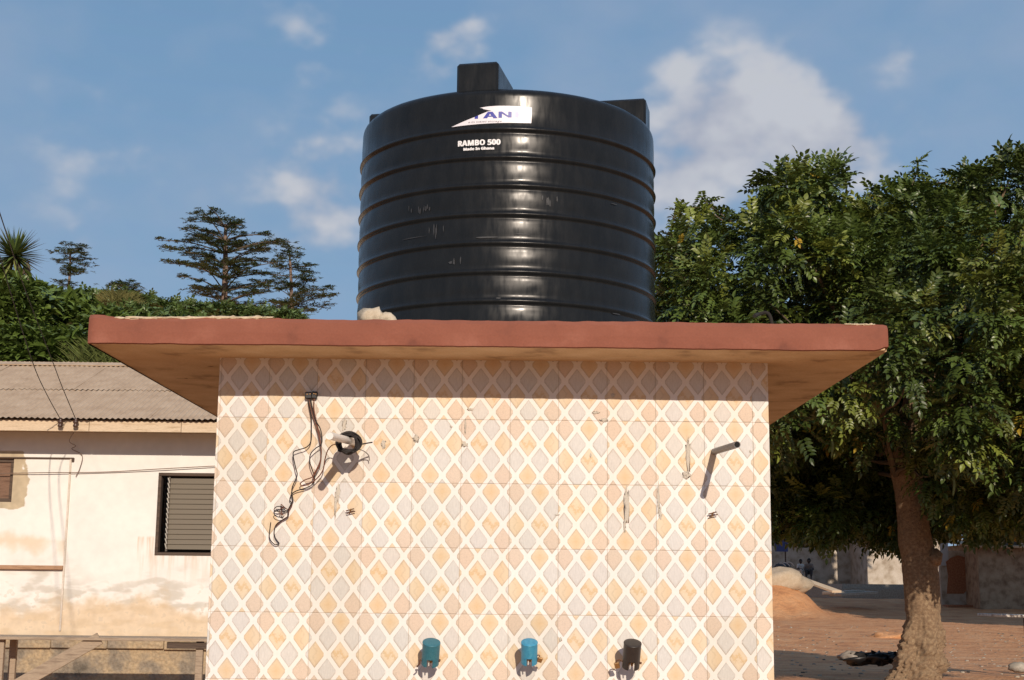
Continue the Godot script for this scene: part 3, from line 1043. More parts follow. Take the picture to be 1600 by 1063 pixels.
func guard(px: float, py: float, m: Material, lean: float, wpx: float, hpx: float, label: String, lock_side: int, style: int) -> void:
	var z := 7.17
	var c := P(px, py, z)
	var k := z / F
	var r := wpx * k * 0.5
	var h := hpx * k
	var o := thing("tap_guard", label, "tap guard", c, "")
	var b := Basis(Vector3.BACK, -lean * 0.6) * Basis(Vector3.RIGHT, 0.46)
	o.basis = b
	# pipe shell with a notch cut out in front at the bottom
	var s := st()
	var n := 36
	var gap0 := -0.30
	var gap1 := 0.34
	for i in n:
		var a := TAU * i / n
		var a2 := TAU * (i + 1) / n
		var am := wrapf((a + a2) / 2, -PI, PI)
		var lo := -h / 2
		if am > gap0 and am < gap1: lo = -h / 2 + h * 0.36
		if absf(am) > PI - 0.35: lo = -h / 2 + h * 0.45
		s.set_smooth_group(1)
		var p := func(an, rr, y): return Vector3(sin(an) * rr, y, cos(an) * rr)
		quad(s, p.call(a, r, lo), p.call(a2, r, lo), p.call(a2, r, h / 2 - 0.003), p.call(a, r, h / 2 - 0.003))
		s.set_smooth_group(2)
		quad(s, p.call(a2, r - 0.004, lo), p.call(a, r - 0.004, lo), p.call(a, r - 0.004, h / 2 - 0.005), p.call(a2, r - 0.004, h / 2 - 0.005))
		s.set_smooth_group(-1)
		quad(s, p.call(a2, r, lo), p.call(a, r, lo), p.call(a, r - 0.004, lo), p.call(a2, r - 0.004, lo))
	obj("shell", fin(s), m, o)
	s = st()
	lathe(s, [Vector2(r, h / 2 - 0.003), Vector2(r + 0.0012, h / 2 - 0.001), Vector2(r + 0.0008, h / 2 + 0.002), Vector2(r - 0.003, h / 2 + 0.0036), Vector2(r * 0.6, h / 2 + 0.0045), Vector2(0.0, h / 2 + 0.005)], 36)
	obj("cap", fin(s), m, o)
	# the tap inside and its supply pipe from the wall
	s = st()
	tube(s, [b.inverse() * Vector3(0, 0.0, -0.14), b.inverse() * Vector3(0, 0.0, -0.02)], 0.013, 12)
	tube(s, [Vector3(0, 0.02, 0), Vector3(0, -h * 0.2, 0.002), Vector3(0, -h * 0.42, 0.004)], [0.014, 0.015, 0.012], 12)
	obj("tap", fin(s), M.brass, o)
	s = st()
	tube(s, [Vector3(-0.005, -h * 0.26, 0.022), Vector3(-0.005, -h * 0.5, 0.022)], 0.0032, 8)
	obj("spindle", fin(s), M.steel if M.has("steel") else M.white_pvc, o)
	# padlock or wire at the side
	s = st()
	var sx := float(lock_side)
	if style == 0 and lock_side > 0:
		box(s, Vector3(sx * (r + 0.012), -h * 0.34, 0.004), Vector3(0.026, 0.027, 0.012), Basis(Vector3.BACK, -0.35), 0.003)
		obj("padlock", fin(s), M.brass, o)
		s = st()
		tube(s, spline([Vector3(sx * (r - 0.002), -h * 0.36, 0.004), Vector3(sx * (r - 0.002), -h * 0.14, 0.004), Vector3(sx * (r + 0.01), -h * 0.12, 0.004), Vector3(sx * (r + 0.012), -h * 0.3, 0.004)]), 0.0028, 6)
		obj("shackle", fin(s), M.rust, o)
	elif style == 1:
		box(s, Vector3(sx * (r + 0.024), -h * 0.46, 0.004), Vector3(0.026, 0.032, 0.013), Basis(Vector3.BACK, 0.3), 0.003)
		obj("padlock", fin(s), M.brass, o)
		s = st()
		tube(s, spline([Vector3(sx * (r - 0.004), -h * 0.30, 0.004), Vector3(sx * (r + 0.014), -h * 0.22, 0.004), Vector3(sx * (r + 0.03), -h * 0.28, 0.004), Vector3(sx * (r + 0.03), -h * 0.42, 0.004)]), 0.0032, 6)
		obj("shackle", fin(s), M.rust, o)
		s = st()
		tube(s, [Vector3(-sx * (r - 0.004), -h * 0.28, 0.006), Vector3(-sx * (r + 0.008), -h * 0.30, 0.006)], 0.006, 8)
		obj("bolt", fin(s), M.rust, o)
	else:
		tube(s, spline([Vector3(-r * 0.9, -h * 0.36, 0.01), Vector3(-r - 0.01, -h * 0.33, 0.012), Vector3(-r - 0.006, -h * 0.46, 0.012), Vector3(-r - 0.02, -h * 0.66, 0.01)]), 0.004, 6)
		obj("wire_loop", fin(s), M.rust, o)
		s = st()
		tube(s, [Vector3(r - 0.004, -h * 0.26, 0.006), Vector3(r + 0.006, -h * 0.30, 0.006)], 0.007, 8)
		obj("bolt", fin(s), M.rust, o)

# ------------------------------------------------------------------ house on the left
const HZ := 19.2

func wall_texture() -> ImageTexture:
	# front wall: x -12..-1 m, y -0.2..3.4 m; lime wash, damp ochre foot, dirt
	var w := 1280
	var h := 420
	var a := noise(91, 0.010, 5)
	var b := noise(92, 0.05, 4)
	var c2 := noise(93, 0.02, 4)
	var out := PackedByteArray()
	out.resize(w * h * 3)
	for j in h:
		var y := 3.4 - 3.6 * (j + 0.5) / h
		for i in w:
			var x := -12.0 + 11.0 * (i + 0.5) / w
			var n := a.get_noise_2d(i, j)
			var f := b.get_noise_2d(i, j)
			var g := c2.get_noise_2d(i * 0.7, j * 2.2)
			var c := Color(0.735, 0.715, 0.67) * (1.0 + 0.05 * f + 0.06 * n)
			# grey weathering in the lower half
			c = c.lerp(Color(0.47, 0.43, 0.36), 0.75 * smoothstep(0.0, 0.45, g + 0.15) * smoothstep(1.75, 1.1, y + 0.3 * n))
			# ochre damp at the foot and below the windows
			var foot := smoothstep(1.22, 0.92, y + 0.35 * n + 0.1 * f)
			c = c.lerp(Color(0.62, 0.47, 0.30) * (1.0 + 0.15 * f), 0.8 * foot)
			var under := smoothstep(0.16, 0.0, absf(y - 1.93) + 0.25 * n) if x < -6.0 else 0.0
			c = c.lerp(Color(0.62, 0.46, 0.28), 0.6 * under)
			if x > -5.05 and x < -3.9:
				var sw := smoothstep(1.2, 2.0, y) * smoothstep(2.02, 1.98, y)
				var streak := b.get_noise_2d(i * 1.6, j * 0.12)
				c = c.lerp(Color(0.55, 0.38, 0.24), sw * 0.6 * smoothstep(-0.25, 0.3, streak + 0.6 * (y - 1.7)))
				c = c.lerp(Color(0.74, 0.70, 0.64), sw * 0.8 * smoothstep(0.25, 0.4, streak))
			# bare plaster round the far left window
			var pw := 1.0 + maxf(x + 6.63 + 0.14 * n + 0.03 * f, maxf(2.42 - y + 0.2 * n, y - 3.14)) * 8.0
			c = c.lerp(Color(0.46, 0.38, 0.26) * (1.0 + 0.2 * f), smoothstep(1.02, 0.95, pw))
			# flakes
			if f > 0.42: c = c.lerp(Color(0.50, 0.42, 0.32), 0.5 * smoothstep(1.6, 1.0, y))
			var o := (j * w + i) * 3
			out[o] = int(255.0 * pow(clampf(c.r, 0, 1), 0.4545))
			out[o + 1] = int(255.0 * pow(clampf(c.g, 0, 1), 0.4545))
			out[o + 2] = int(255.0 * pow(clampf(c.b, 0, 1), 0.4545))
	return ImageTexture.create_from_image(Image.create_from_data(w, h, false, Image.FORMAT_RGB8, out))

func plinth_texture() -> ImageTexture:
	return mottle(95, 512, 0.012, [Color(0.10, 0.085, 0.065), Color(0.25, 0.205, 0.15), Color(0.40, 0.30, 0.18), Color(0.22, 0.18, 0.13)], 0.25, 0.1)

# a wall sheet from x0..x1, y0..y1 at z with openings (Rect2) cut out, mapped on wall_texture
func wall_sheet(x0: float, x1: float, y0: float, y1: float, z: float, holes: Array, thick: float) -> ArrayMesh:
	var s := SurfaceTool.new()
	s.begin(Mesh.PRIMITIVE_TRIANGLES)
	s.set_smooth_group(-1)
	var xs := [x0, x1]
	var ys := [y0, y1]
	for r in holes:
		for q in [r.position.x, r.end.x]:
			if q > x0 and q < x1: xs.append(q)
		for q in [r.position.y, r.end.y]:
			if q > y0 and q < y1: ys.append(q)
	xs.sort()
	ys.sort()
	var put := func(p: Vector3):
		s.set_uv(Vector2((p.x + 12.0) / 11.0, (3.4 - p.y) / 3.6))
		s.add_vertex(p)
	var qd := func(a, b, c, d):
		for p in [a, c, b, a, d, c]: put.call(p)
	for i in xs.size() - 1:
		for j in ys.size() - 1:
			var c := Vector2((xs[i] + xs[i + 1]) / 2, (ys[j] + ys[j + 1]) / 2)
			var open := false
			for r in holes:
				if r.has_point(c): open = true
			if open: continue
			qd.call(Vector3(xs[i], ys[j], z), Vector3(xs[i + 1], ys[j], z), Vector3(xs[i + 1], ys[j + 1], z), Vector3(xs[i], ys[j + 1], z))
			qd.call(Vector3(xs[i + 1], ys[j], z - thick), Vector3(xs[i], ys[j], z - thick), Vector3(xs[i], ys[j + 1], z - thick), Vector3(xs[i + 1], ys[j + 1], z - thick))
	for r in holes:
		var a := Vector3(r.position.x, r.position.y, z)
		var b := Vector3(r.end.x, r.position.y, z)
		var c := Vector3(r.end.x, r.end.y, z)
		var d := Vector3(r.position.x, r.end.y, z)
		var k := Vector3(0, 0, -thick)
		qd.call(a, a + k, b + k, b)
		qd.call(b, b + k, c + k, c)
		qd.call(c, c + k, d + k, d)
		qd.call(d, d + k, a + k, a)
	var lo := Vector3(x0, y0, z)
	var hi := Vector3(x1, y1, z)
	var k2 := Vector3(0, 0, -thick)
	qd.call(Vector3(x1, y0, z), Vector3(x1, y0, z) + k2, hi + k2, hi)
	qd.call(lo + k2, lo, Vector3(x0, y1, z), Vector3(x0, y1, z) + k2)
	s.generate_normals()
	return s.commit()

func left_house() -> void:
	var hs := thing("house", "long whitewashed house with rusty tin roof and louvred window", "house", Vector3(-7, 0, -22))
	var inv := hs.transform.affine_inverse()
	var loc := func(m): m.transform = inv * m.transform; return m
	var x0 := -12.0
	var x1 := -1.6
	var win := Rect2()
	var a := P(241, 868, HZ)
	var b := P(362, 740, HZ)
	win = Rect2(a.x, a.y, b.x - a.x, b.y - a.y)
	a = P(-60, 784, HZ)
	b = P(22, 717, HZ)
	var win2 := Rect2(a.x, a.y, b.x - a.x, b.y - a.y)
	var wm := uvmat(wall_texture(), 0.95)
	wm.normal_enabled = false
	loc.call(obj("wall", wall_sheet(x0, x1, 0.55, 3.62, -HZ, [win, win2], 0.22), wm, hs))
	# side and back walls, floor inside is dark
	var s := st()
	box(s, Vector3(x0 + 0.11, 1.8, -HZ - 3.0), Vector3(0.22, 3.6, 5.54))
	box(s, Vector3(x1 - 0.11, 1.8, -HZ - 3.0), Vector3(0.22, 3.6, 5.54))
	box(s, Vector3((x0 + x1) / 2, 1.8, -HZ - 5.9), Vector3(x1 - x0, 3.6, 0.22))
	loc.call(obj("wall", fin(s), plain(lin(0.6, 0.55, 0.47), 0.95), hs))
	# plinth: a ledge and a battered foot
	s = st()
	var py := P(200, 1000, HZ - 0.15).y
	box(s, Vector3((x0 + x1) / 2, py * 0.5 - 0.1, -HZ + 0.02), Vector3(x1 - x0, py + 0.2, 0.32), Basis.IDENTITY, 0.015)
	var pl := mat(plinth_texture(), 0.35, 0.95, M.rough_n, 0.7)
	loc.call(obj("plinth", fin(s), pl, hs))
	s = st()
	for i in 14:
		var xx := x0 + (x1 - x0) * (i + 0.5) / 14.0
		var q := rng.randf_range(0.0, 0.012)
		box(s, Vector3(xx, py - 0.06 + q, -HZ + 0.205), Vector3((x1 - x0) / 14.0 - 0.006, 0.13, 0.06), Basis(Vector3.BACK, rng.randf_range(-0.006, 0.006)), 0.01)
	loc.call(obj("plinth_ledge", fin(s), pl, hs))
	# projecting pilaster panel left of x = 105
	var ppx := P(107, 800, HZ).x
	s = st()
	var yl := P(60, 716, HZ).y
	box(s, Vector3((x0 + ppx) / 2, (yl + 0.68) / 2 + 0.02, -HZ - 0.03), Vector3(0.02, yl - 0.7, 0.12))
	box(s, Vector3(ppx - 0.012, (yl + 0.75) / 2, -HZ + 0.006), Vector3(0.024, yl - 0.75, 0.03), Basis.IDENTITY, 0.004)
	loc.call(obj("corner_bead", fin(s), wm_plain(), hs))
	s = st()
	box(s, Vector3((x0 + ppx) / 2, yl, -HZ + 0.012), Vector3(ppx - x0 + 0.06, 0.018, 0.03), Basis.IDENTITY, 0.003)
	box(s, Vector3(ppx + 0.02, yl - 0.02, -HZ + 0.014), Vector3(0.03, 0.05, 0.034), Basis.IDENTITY, 0.003)
	loc.call(obj("lintel_strip", fin(s), M.dark_wood, hs))
	s = st()
	var ys := P(50, 887, HZ).y
	box(s, Vector3((x0 + ppx) / 2 - 0.02, ys, -HZ + 0.03), Vector3(ppx - x0, 0.055, 0.06), Basis.IDENTITY, 0.006)
	loc.call(obj("sill", fin(s), wood_mat(97, Color(0.22, 0.11, 0.06), Color(0.40, 0.24, 0.14)), hs))
	# far left window: closed brown shutter
	var w2 := Node3D.new()
	w2.name = "shuttered_window"
	hs.add_child(w2, true)
	w2.transform = inv
	s = st()
	frame(s, win2, -HZ - 0.02, 0.05, 0.08)
	obj("frame", fin(s), M.dark_wood, w2)
	var bw := win2.size.x / 3.0
	for i in 3:
		s = st()
		box(s, Vector3(win2.position.x + bw * (i + 0.5), win2.get_center().y, -HZ - 0.06), Vector3(bw - 0.006, win2.size.y - 0.02, 0.03), Basis.IDENTITY, 0.004)
		obj("shutter_board", fin(s), M.shutter if M.has("shutter") else wood_mat(98, Color(0.10, 0.05, 0.03), Color(0.19, 0.11, 0.07)), w2)
	# louvred window
	var wn := Node3D.new()
	wn.name = "louvred_window"
	hs.add_child(wn, true)
	wn.transform = inv
	s = st()
	frame(s, win, -HZ + 0.01, 0.042, 0.12)
	obj("frame", fin(s), M.dark_wood, wn)
	var rail := win.position.x + 0.165
	s = st()
	box(s, Vector3(rail - 0.02, win.get_center().y, -HZ - 0.05), Vector3(0.02, win.size.y - 0.11, 0.05))
	obj("louvre_rail", fin(s), plain(lin(0.10, 0.08, 0.06), 0.6), wn)
	var gl := StandardMaterial3D.new()
	gl.albedo_color = lin(0.13, 0.105, 0.072)
	gl.roughness = 0.6
	var nl := 14
	for i in nl:
		var y := win.position.y + 0.09 + (win.size.y - 0.16) * (i + 0.5) / nl
		s = st()
		var lx0 := rail - 0.01
		var lx1 := win.end.x - 0.06
		box(s, Vector3((lx0 + lx1) / 2, y, -HZ - 0.06), Vector3(lx1 - lx0, (win.size.y - 0.16) / nl * 1.25, 0.006), Basis(Vector3.RIGHT, -0.24))
		obj("louvre_blade", fin(s), gl, wn)
		s = st()
		box(s, Vector3(rail - 0.025, y, -HZ - 0.02), Vector3(0.012, 0.075, 0.012), Basis(Vector3.BACK, 0.35))
		obj("blade_clip", fin(s), plain(lin(0.45, 0.42, 0.36), 0.4, 0.5), wn)
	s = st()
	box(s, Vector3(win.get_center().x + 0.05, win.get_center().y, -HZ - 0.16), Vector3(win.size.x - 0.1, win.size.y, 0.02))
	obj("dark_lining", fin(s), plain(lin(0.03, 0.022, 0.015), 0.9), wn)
	# eaves
	var ez := 18.6
	var ey := P(150, 655, ez).y
	var ry := P(200, 571, 21.9).y
	for i in 5:
		var ex := [-12.3, -9.2, P(139, 660, ez).x, -4.4, -2.9, -1.3]
		s = st()
		var fy := P(150, 665.5, ez).y
		box(s, Vector3((ex[i] + ex[i + 1]) / 2, fy + rng.randf_range(-0.006, 0.006), -ez - 0.02), Vector3(ex[i + 1] - ex[i] - 0.006, 0.145, 0.03), Basis(Vector3.BACK, rng.randf_range(-0.002, 0.002)), 0.004)
		loc.call(obj("fascia_board", fin(s), M.pale_wood, hs))
	s = st()
	box(s, Vector3((x0 + x1) / 2, ey - 0.10, -HZ + 0.26), Vector3(x1 - x0 + 0.4, 0.02, 0.5))
	loc.call(obj("eaves_lining", fin(s), M.wood, hs))
	# corrugated sheets, two courses
	var slope := (ry - ey) / (21.9 - ez + 0.08)
	var ang := atan(slope)
	var run := (21.9 - ez + 0.08) / cos(ang)
	var sheets := []
	for v in 3:
		sheets.append(tin_sheet(0.80, run * 0.56, 900 + v))
	for c in range(15):
		for r in 2:
			var o := obj("roof_sheet", sheets[(c * 2 + r) % 3], M.roof_tin if (c + r) % 3 else M.roof_tin2 if M.has("roof_tin2") else M.roof_tin, hs)
			var along := 0.0 if r == 0 else run * 0.475
			var px := -12.45 + c * 0.76
			o.transform = inv * Transform3D(Basis(Vector3.RIGHT, ang) * Basis(Vector3.UP, rng.randf_range(-0.003, 0.003)), Vector3(px, ey + along * sin(ang) + (0.012 if r == 1 else 0.0) + 0.003 * (c % 2), -ez + 0.08 - along * cos(ang)))
	# rear slope and ridge cap
	s = st()
	var rm := Vector3((x0 + x1) / 2, ry, -21.9)
	quad(s, Vector3(x1 + 0.3, ry, -21.9), Vector3(x0 - 0.3, ry, -21.9), Vector3(x0 - 0.3, ey, -25.3), Vector3(x1 + 0.3, ey, -25.3))
	loc.call(obj("rear_roof", fin(s), M.roof_tin, hs))
	s = st()
	box(s, rm + Vector3(0, 0.0, 0.09), Vector3(x1 - x0 + 0.7, 0.012, 0.2), Basis(Vector3.RIGHT, ang))
	box(s, rm + Vector3(0, 0.0, -0.09), Vector3(x1 - x0 + 0.7, 0.012, 0.2), Basis(Vector3.RIGHT, -ang))
	loc.call(obj("ridge_cap", fin(s), M.roof_tin, hs))
	# insulators on the fascia with the power lines
	for c in [[94, 661], [118, 661]]:
		var p := P(c[0], c[1], ez - 0.06)
		s = st()
		lathe(s, [Vector2(0.0, -0.06), Vector2(0.03, -0.055), Vector2(0.035, -0.03), Vector2(0.02, -0.015), Vector2(0.036, 0.0), Vector2(0.036, 0.02), Vector2(0.018, 0.035), Vector2(0.026, 0.05), Vector2(0.0, 0.06)], 14, p)
		loc.call(obj("insulator", fin(s), plain(lin(0.06, 0.03, 0.02), 0.4), hs))
	var lines := [[[94, 655], [72, 615], [52, 570], [20, 470], [-30, 300]], [[118, 655], [97, 605], [80, 560], [38, 450], [0, 335]]]
	for k in 2:
		var v := []
		var dz := [ez - 0.06, 17.8, 17.0, 15.0, 12.0]
		for i in 5: v.append(P(lines[k][i][0], lines[k][i][1], dz[i]))
		v.append(v[4] + (v[4] - v[3]) * 3.0)
		s = st()
		tube(s, spline(v, 6), 0.0055, 5)
		tag(obj("power_line", fin(s), M.black_wire), ["left of two overhead power lines running down to the house fascia", "right of two overhead power lines running down to the house fascia"][k], "power line")
	# thin cable along the wall
	s = st()
	tube(s, spline([P(-30, 741, HZ - 0.02), P(60, 739, HZ - 0.05), P(160, 738, HZ - 0.03), P(250, 733, HZ - 0.05), P(345, 728, HZ - 0.04)], 8), 0.006, 5)
	tag(obj("wall_cable", fin(s), M.grey_bark), "thin sagging cable strung across the whitewashed house wall", "cable")
	s = st()
	tube(s, spline([P(115, 676, HZ - 0.5), P(108, 690, HZ - 0.3), P(118, 697, HZ - 0.06), P(112, 702, HZ - 0.04), P(128, 712, HZ - 0.03), P(124, 733, HZ - 0.03), P(118, 745, HZ - 0.03)], 6), 0.005, 5)
	tag(obj("service_wire", fin(s), M.grey_bark), "short tangled service wire below the two insulators", "cable")

func wm_plain() -> StandardMaterial3D:
	return mat(mottle(99, 256, 0.02, [Color(0.50, 0.42, 0.32), Color(0.66, 0.60, 0.53)], 0.1, 0.1), 1.0, 0.95)

func frame(s: SurfaceTool, r: Rect2, z: float, w: float, depth: float) -> void:
	var zc := z - depth / 2
	box(s, Vector3(r.get_center().x, r.position.y + w / 2, zc), Vector3(r.size.x - 0.006, w, depth), Basis.IDENTITY, 0.004)
	box(s, Vector3(r.get_center().x, r.end.y - w / 2, zc), Vector3(r.size.x - 0.006, w, depth), Basis.IDENTITY, 0.004)
	box(s, Vector3(r.position.x + w / 2, r.get_center().y, zc), Vector3(w, r.size.y - 2 * w - 0.004, depth - 0.006), Basis.IDENTITY, 0.004)
	box(s, Vector3(r.end.x - w / 2, r.get_center().y, zc), Vector3(w, r.size.y - 2 * w - 0.004, depth - 0.006), Basis.IDENTITY, 0.004)

# corrugated sheet lying in xz, running away along -z
func tin_sheet(w: float, l: float, seed_: int) -> ArrayMesh:
	var s := st()
	s.set_smooth_group(1)
	var nz := noise(seed_, 0.9, 3)
	var nx := 84
	var nl := 6
	var rows := []
	for j in nl + 1:
		var row := []
		for i in nx + 1:
			var x := w * i / nx
			row.append(Vector3(x, 0.009 * sin(TAU * x / 0.076) + 0.006 * nz.get_noise_2d(x, j * 0.8), -l * j / nl + (0.012 * nz.get_noise_1d(x * 3.0) if j == 0 else 0.0)))
		rows.append(row)
	for j in nl:
		for i in nx:
			quad(s, rows[j][i], rows[j][i + 1], rows[j + 1][i + 1], rows[j + 1][i])
	return fin(s)

func yard_left() -> void:
	# rough wooden table in front of the house
	var z := 17.3
	var top := P(160, 996, z).y
	var x0 := P(-40, 1000, z).x
	var x1 := P(352, 1000, z).x
	var t := thing("wooden_table", "long rough wooden table with braced legs before the white house", "table", Vector3((x0 + x1) / 2, 0, -z))
	var inv := t.transform.affine_inverse()
	for i in 3:
		var s := st()
		box(s, inv * Vector3((x0 + x1) / 2 + rng.randf_range(-0.04, 0.04), top - 0.018, -z - 0.21 * i + 0.02), Vector3(x1 - x0, 0.036, 0.19), Basis(Vector3.UP, rng.randf_range(-0.004, 0.004)), 0.004)
		obj("plank", fin(s), M.wood, t)
	for c in [[1, 0.0], [312, 0.0], [-2, 0.5], [330, 0.5]]:
		var s := st()
		var p := P(c[0], 1030, z + 0.02)
		box(s, inv * Vector3(p.x, (top - 0.04) / 2, -z - c[1]), Vector3(0.085, top - 0.04, 0.06), Basis.IDENTITY, 0.004)
		obj("leg", fin(s), M.wood, t)
	var s := st()
	var a := P(150, 1001, z - 0.06)
	var b := P(20, 1075, z - 0.06)
	var d := (a - b).normalized()
	box(s, inv * ((a + b) / 2), Vector3((a - b).length() + 0.1, 0.15, 0.03), Basis(d, Vector3(-d.y, d.x, 0), Vector3.BACK), 0.004)
	obj("brace", fin(s), M.wood, t)
	s = st()
	box(s, inv * Vector3(P(315, 1000, z).x, top - 0.085, -z + 0.05), Vector3(0.8, 0.075, 0.03), Basis.IDENTITY, 0.004)
	obj("rail", fin(s), M.dark_wood, t)

# ------------------------------------------------------------------ right side
func right_side() -> void:
	var q := RandomNumberGenerator.new()
	q.seed = 91
	var lime := mat(mottle(101, 512, 0.012, [Color(0.22, 0.165, 0.11), Color(0.42, 0.36, 0.29), Color(0.52, 0.465, 0.40)], 0.12, 0.1), 0.22, 0.95)
	var dirty := mat(mottle(102, 512, 0.012, [Color(0.14, 0.085, 0.05), Color(0.30, 0.22, 0.145), Color(0.38, 0.30, 0.21)], 0.15, 0.1), 0.3, 0.95)
	# --- long school wall far behind
	var z := 85.0
	var fy := P(1300, 905, z).y
	var x0 := P(1120, 900, z).x
	var x1 := P(1356, 900, z).x
	var sc := thing("school_block", "long pale far building with narrow slit windows behind the tree", "building", Vector3((x0 + x1) / 2, fy, -z - 4))
	var inv := sc.transform.affine_inverse()
	var holes := []
	for c in [1213, 1242, 1255, 1275.5, 1289.5]:
		var a := P(c - 2.3, 856, z)
		var b := P(c + 2.3, 815, z)
		holes.append(Rect2(a.x, a.y, b.x - a.x, b.y - a.y))
	var o := obj("wall", wall_sheet(x0, x1, fy - 0.6, fy + 3.6, -z, holes, 0.3), lime, sc)
	o.transform = inv
	for r in holes:
		var s := st()
		box(s, Vector3(r.get_center().x, r.get_center().y, -z - 0.2), Vector3(r.size.x - 0.004, r.size.y, 0.03))
		o = obj("window", fin(s), plain(lin(0.05, 0.035, 0.025), 0.6), sc)
		o.transform = inv
	var s := st()
	box(s, Vector3((x0 + x1) / 2, fy + 3.75, -z - 3.0), Vector3(x1 - x0 + 1.0, 0.12, 8.2), Basis(Vector3.RIGHT, 0.05))
	o = obj("roof", fin(s), M.roof_tin, sc)
	o.transform = inv
	s = st()
	box(s, Vector3((x0 + x1) / 2, fy + 1.5, -z - 6.8), Vector3(x1 - x0, 4.2, 0.3))
	box(s, Vector3(x0 + 0.15, fy + 1.5, -z - 3.5), Vector3(0.3, 4.2, 6.3))
	o = obj("rear_wall", fin(s), lime, sc)
	o.transform = inv
	# porch in two steps
	s = st()
	var pa := P(1200, 893, 82.0)
	var pb := P(1316, 912, 75.0)
	var pc := P(1450, 912, 75.0)
	porch(s, [pa, pb, pc, Vector3(pc.x + 1.0, pb.y, -z + 0.02), Vector3(x0, pb.y, -z + 0.02)], pb.y - 0.02, 1.2)
	o = obj("porch", fin(s), M.dark_cement if M.has("dark_cement") else M.cement, sc)
	o.transform = inv
	s = st()
	var pd := Vector3(0, 0, 0.75)
	porch(s, [pa + pd * 0.6, pb + Vector3(-0.2, 0, 0.75), pc + pd, pc, pb, pa], pb.y - 0.27, 1.0)
	o = obj("porch_step", fin(s), M.cement, sc)
	o.transform = inv
	# --- nearer lit wall right of the corner
	z = 81.0
	x0 = P(1356, 900, z).x
	x1 = P(1475, 900, z).x
	var wb := thing("side_block", "pale building block left of the tree trunk with bright upper wall", "building", Vector3((x0 + x1) / 2, fy, -z - 3))
	inv = wb.transform.affine_inverse()
	s = st()
	box(s, Vector3((x0 + x1) / 2, fy + 1.5, -z - 2.5), Vector3(x1 - x0, 4.4, 5.0), Basis.IDENTITY, 0.02)
	o = obj("wall", fin(s), lime, wb)
	o.transform = inv
	s = st()
	box(s, Vector3((x0 + x1) / 2, fy + 3.85, -z - 2.3), Vector3(x1 - x0 + 0.8, 0.1, 5.8), Basis(Vector3.RIGHT, 0.05))
	o = obj("roof", fin(s), M.roof_tin, wb)
	o.transform = inv
	# --- house at the right edge with small window, and the broken mud wall beside it
	z = 66.0
	x0 = P(1530, 900, z).x
	x1 = P(1760, 900, z).x
	var gy := P(1540, 960, 66.0).y
	var rh := thing("stained_house", "stained plaster house at the right edge with small barred window", "house", Vector3((x0 + x1) / 2, gy, -z - 3))
	inv = rh.transform.affine_inverse()
	var a2 := P(1570, 852, z)
	var b2 := P(1591, 815, z)
	var hole := Rect2(a2.x, a2.y, b2.x - a2.x, b2.y - a2.y)
	o = obj("wall", wall_sheet(x0, x1, gy - 0.3, gy + 3.2, -z, [hole], 0.25), dirty, rh)
	o.transform = inv
	s = st()
	box(s, Vector3(x0 + 0.127, gy + 1.45, -z - 3.0), Vector3(0.25, 3.5, 5.4))
	o = obj("side_wall", fin(s), dirty, rh)
	o.transform = inv
	s = st()
	box(s, Vector3(hole.get_center().x, hole.get_center().y, -z - 0.15), Vector3(hole.size.x - 0.004, hole.size.y - 0.004, 0.03))
	o = obj("window", fin(s), plain(lin(0.06, 0.07, 0.07), 0.4), rh)
	o.transform = inv
	for k in 4:
		s = st()
		box(s, Vector3(lerpf(hole.position.x, hole.end.x, (k + 0.5) / 4.0), hole.get_center().y, -z - 0.06), Vector3(0.018, hole.size.y - 0.006, 0.018))
		o = obj("window_bar", fin(s), M.rust, rh)
		o.transform = inv
	s = st()
	box(s, Vector3((x0 + x1) / 2, gy + 3.3, -z - 2.6), Vector3(x1 - x0 + 0.8, 0.08, 6.4), Basis(Vector3.RIGHT, 0.08))
	o = obj("roof", fin(s), M.roof_tin, rh)
	o.transform = inv
	# broken wall
	z = 68.0
	x0 = P(1470, 900, z).x
	x1 = P(1531, 900, z).x
	var bw := thing("broken_wall", "crumbling wall with bare red mud patch right of the tree trunk", "wall", Vector3((x0 + x1) / 2, gy, -z))
	inv = bw.transform.affine_inverse()
	s = st()
	box(s, Vector3((x0 + x1) / 2, gy + 1.3, -z - 0.15), Vector3(x1 - x0, 3.2, 0.3), Basis.IDENTITY, 0.01)
	o = obj("render", fin(s), lime, bw)
	o.transform = inv
	var poly := PackedVector2Array()
	for c in [[1480, 928], [1482, 900], [1478, 878], [1486, 872], [1497, 868], [1508, 871], [1517, 868], [1520, 880], [1527, 884], [1522, 900], [1526, 915], [1512, 922], [1506, 928]]:
		var p := P(c[0], c[1], z - 0.03)
		poly.append(Vector2(p.x, p.y))
	s = st()
	prism(s, poly, -z + 0.002, -z + 0.05)
	o = obj("mud_patch", fin(s), M.mud, bw)
	o.transform = inv
	s = st()
	var da := P(1470, 884, z)
	var db := P(1479, 800, z)
	box(s, Vector3((da.x + db.x) / 2, (da.y + db.y) / 2, -z + 0.02), Vector3(db.x - da.x, db.y - da.y, 0.03))
	o = obj("door", fin(s), plain(lin(0.42, 0.44, 0.46), 0.7), bw)
	o.transform = inv
	s = st()
	da = P(1500, 905, z)
	db = P(1524, 800, z)
	box(s, Vector3(db.x, (da.y + db.y) / 2, -z + 0.07), Vector3(0.04, db.y - da.y, 0.04))
	o = obj("drain_pipe", fin(s), M.grey_pvc, bw)
	o.transform = inv
	s = st()
	box(s, Vector3((x0 + x1) / 2 + 0.1, gy + 0.12, -z + 0.5), Vector3(x1 - x0 + 0.2, 0.55, 0.9), Basis.IDENTITY, 0.03)
	o = obj("mud_bench", fin(s), M.mud, bw)
	o.transform = inv
	# --- blue board on a post
	z = 76.0
	var bd := thing("blue_board", "blue board on a dark post at the far left of the yard", "signboard", P(1226, 893, z))
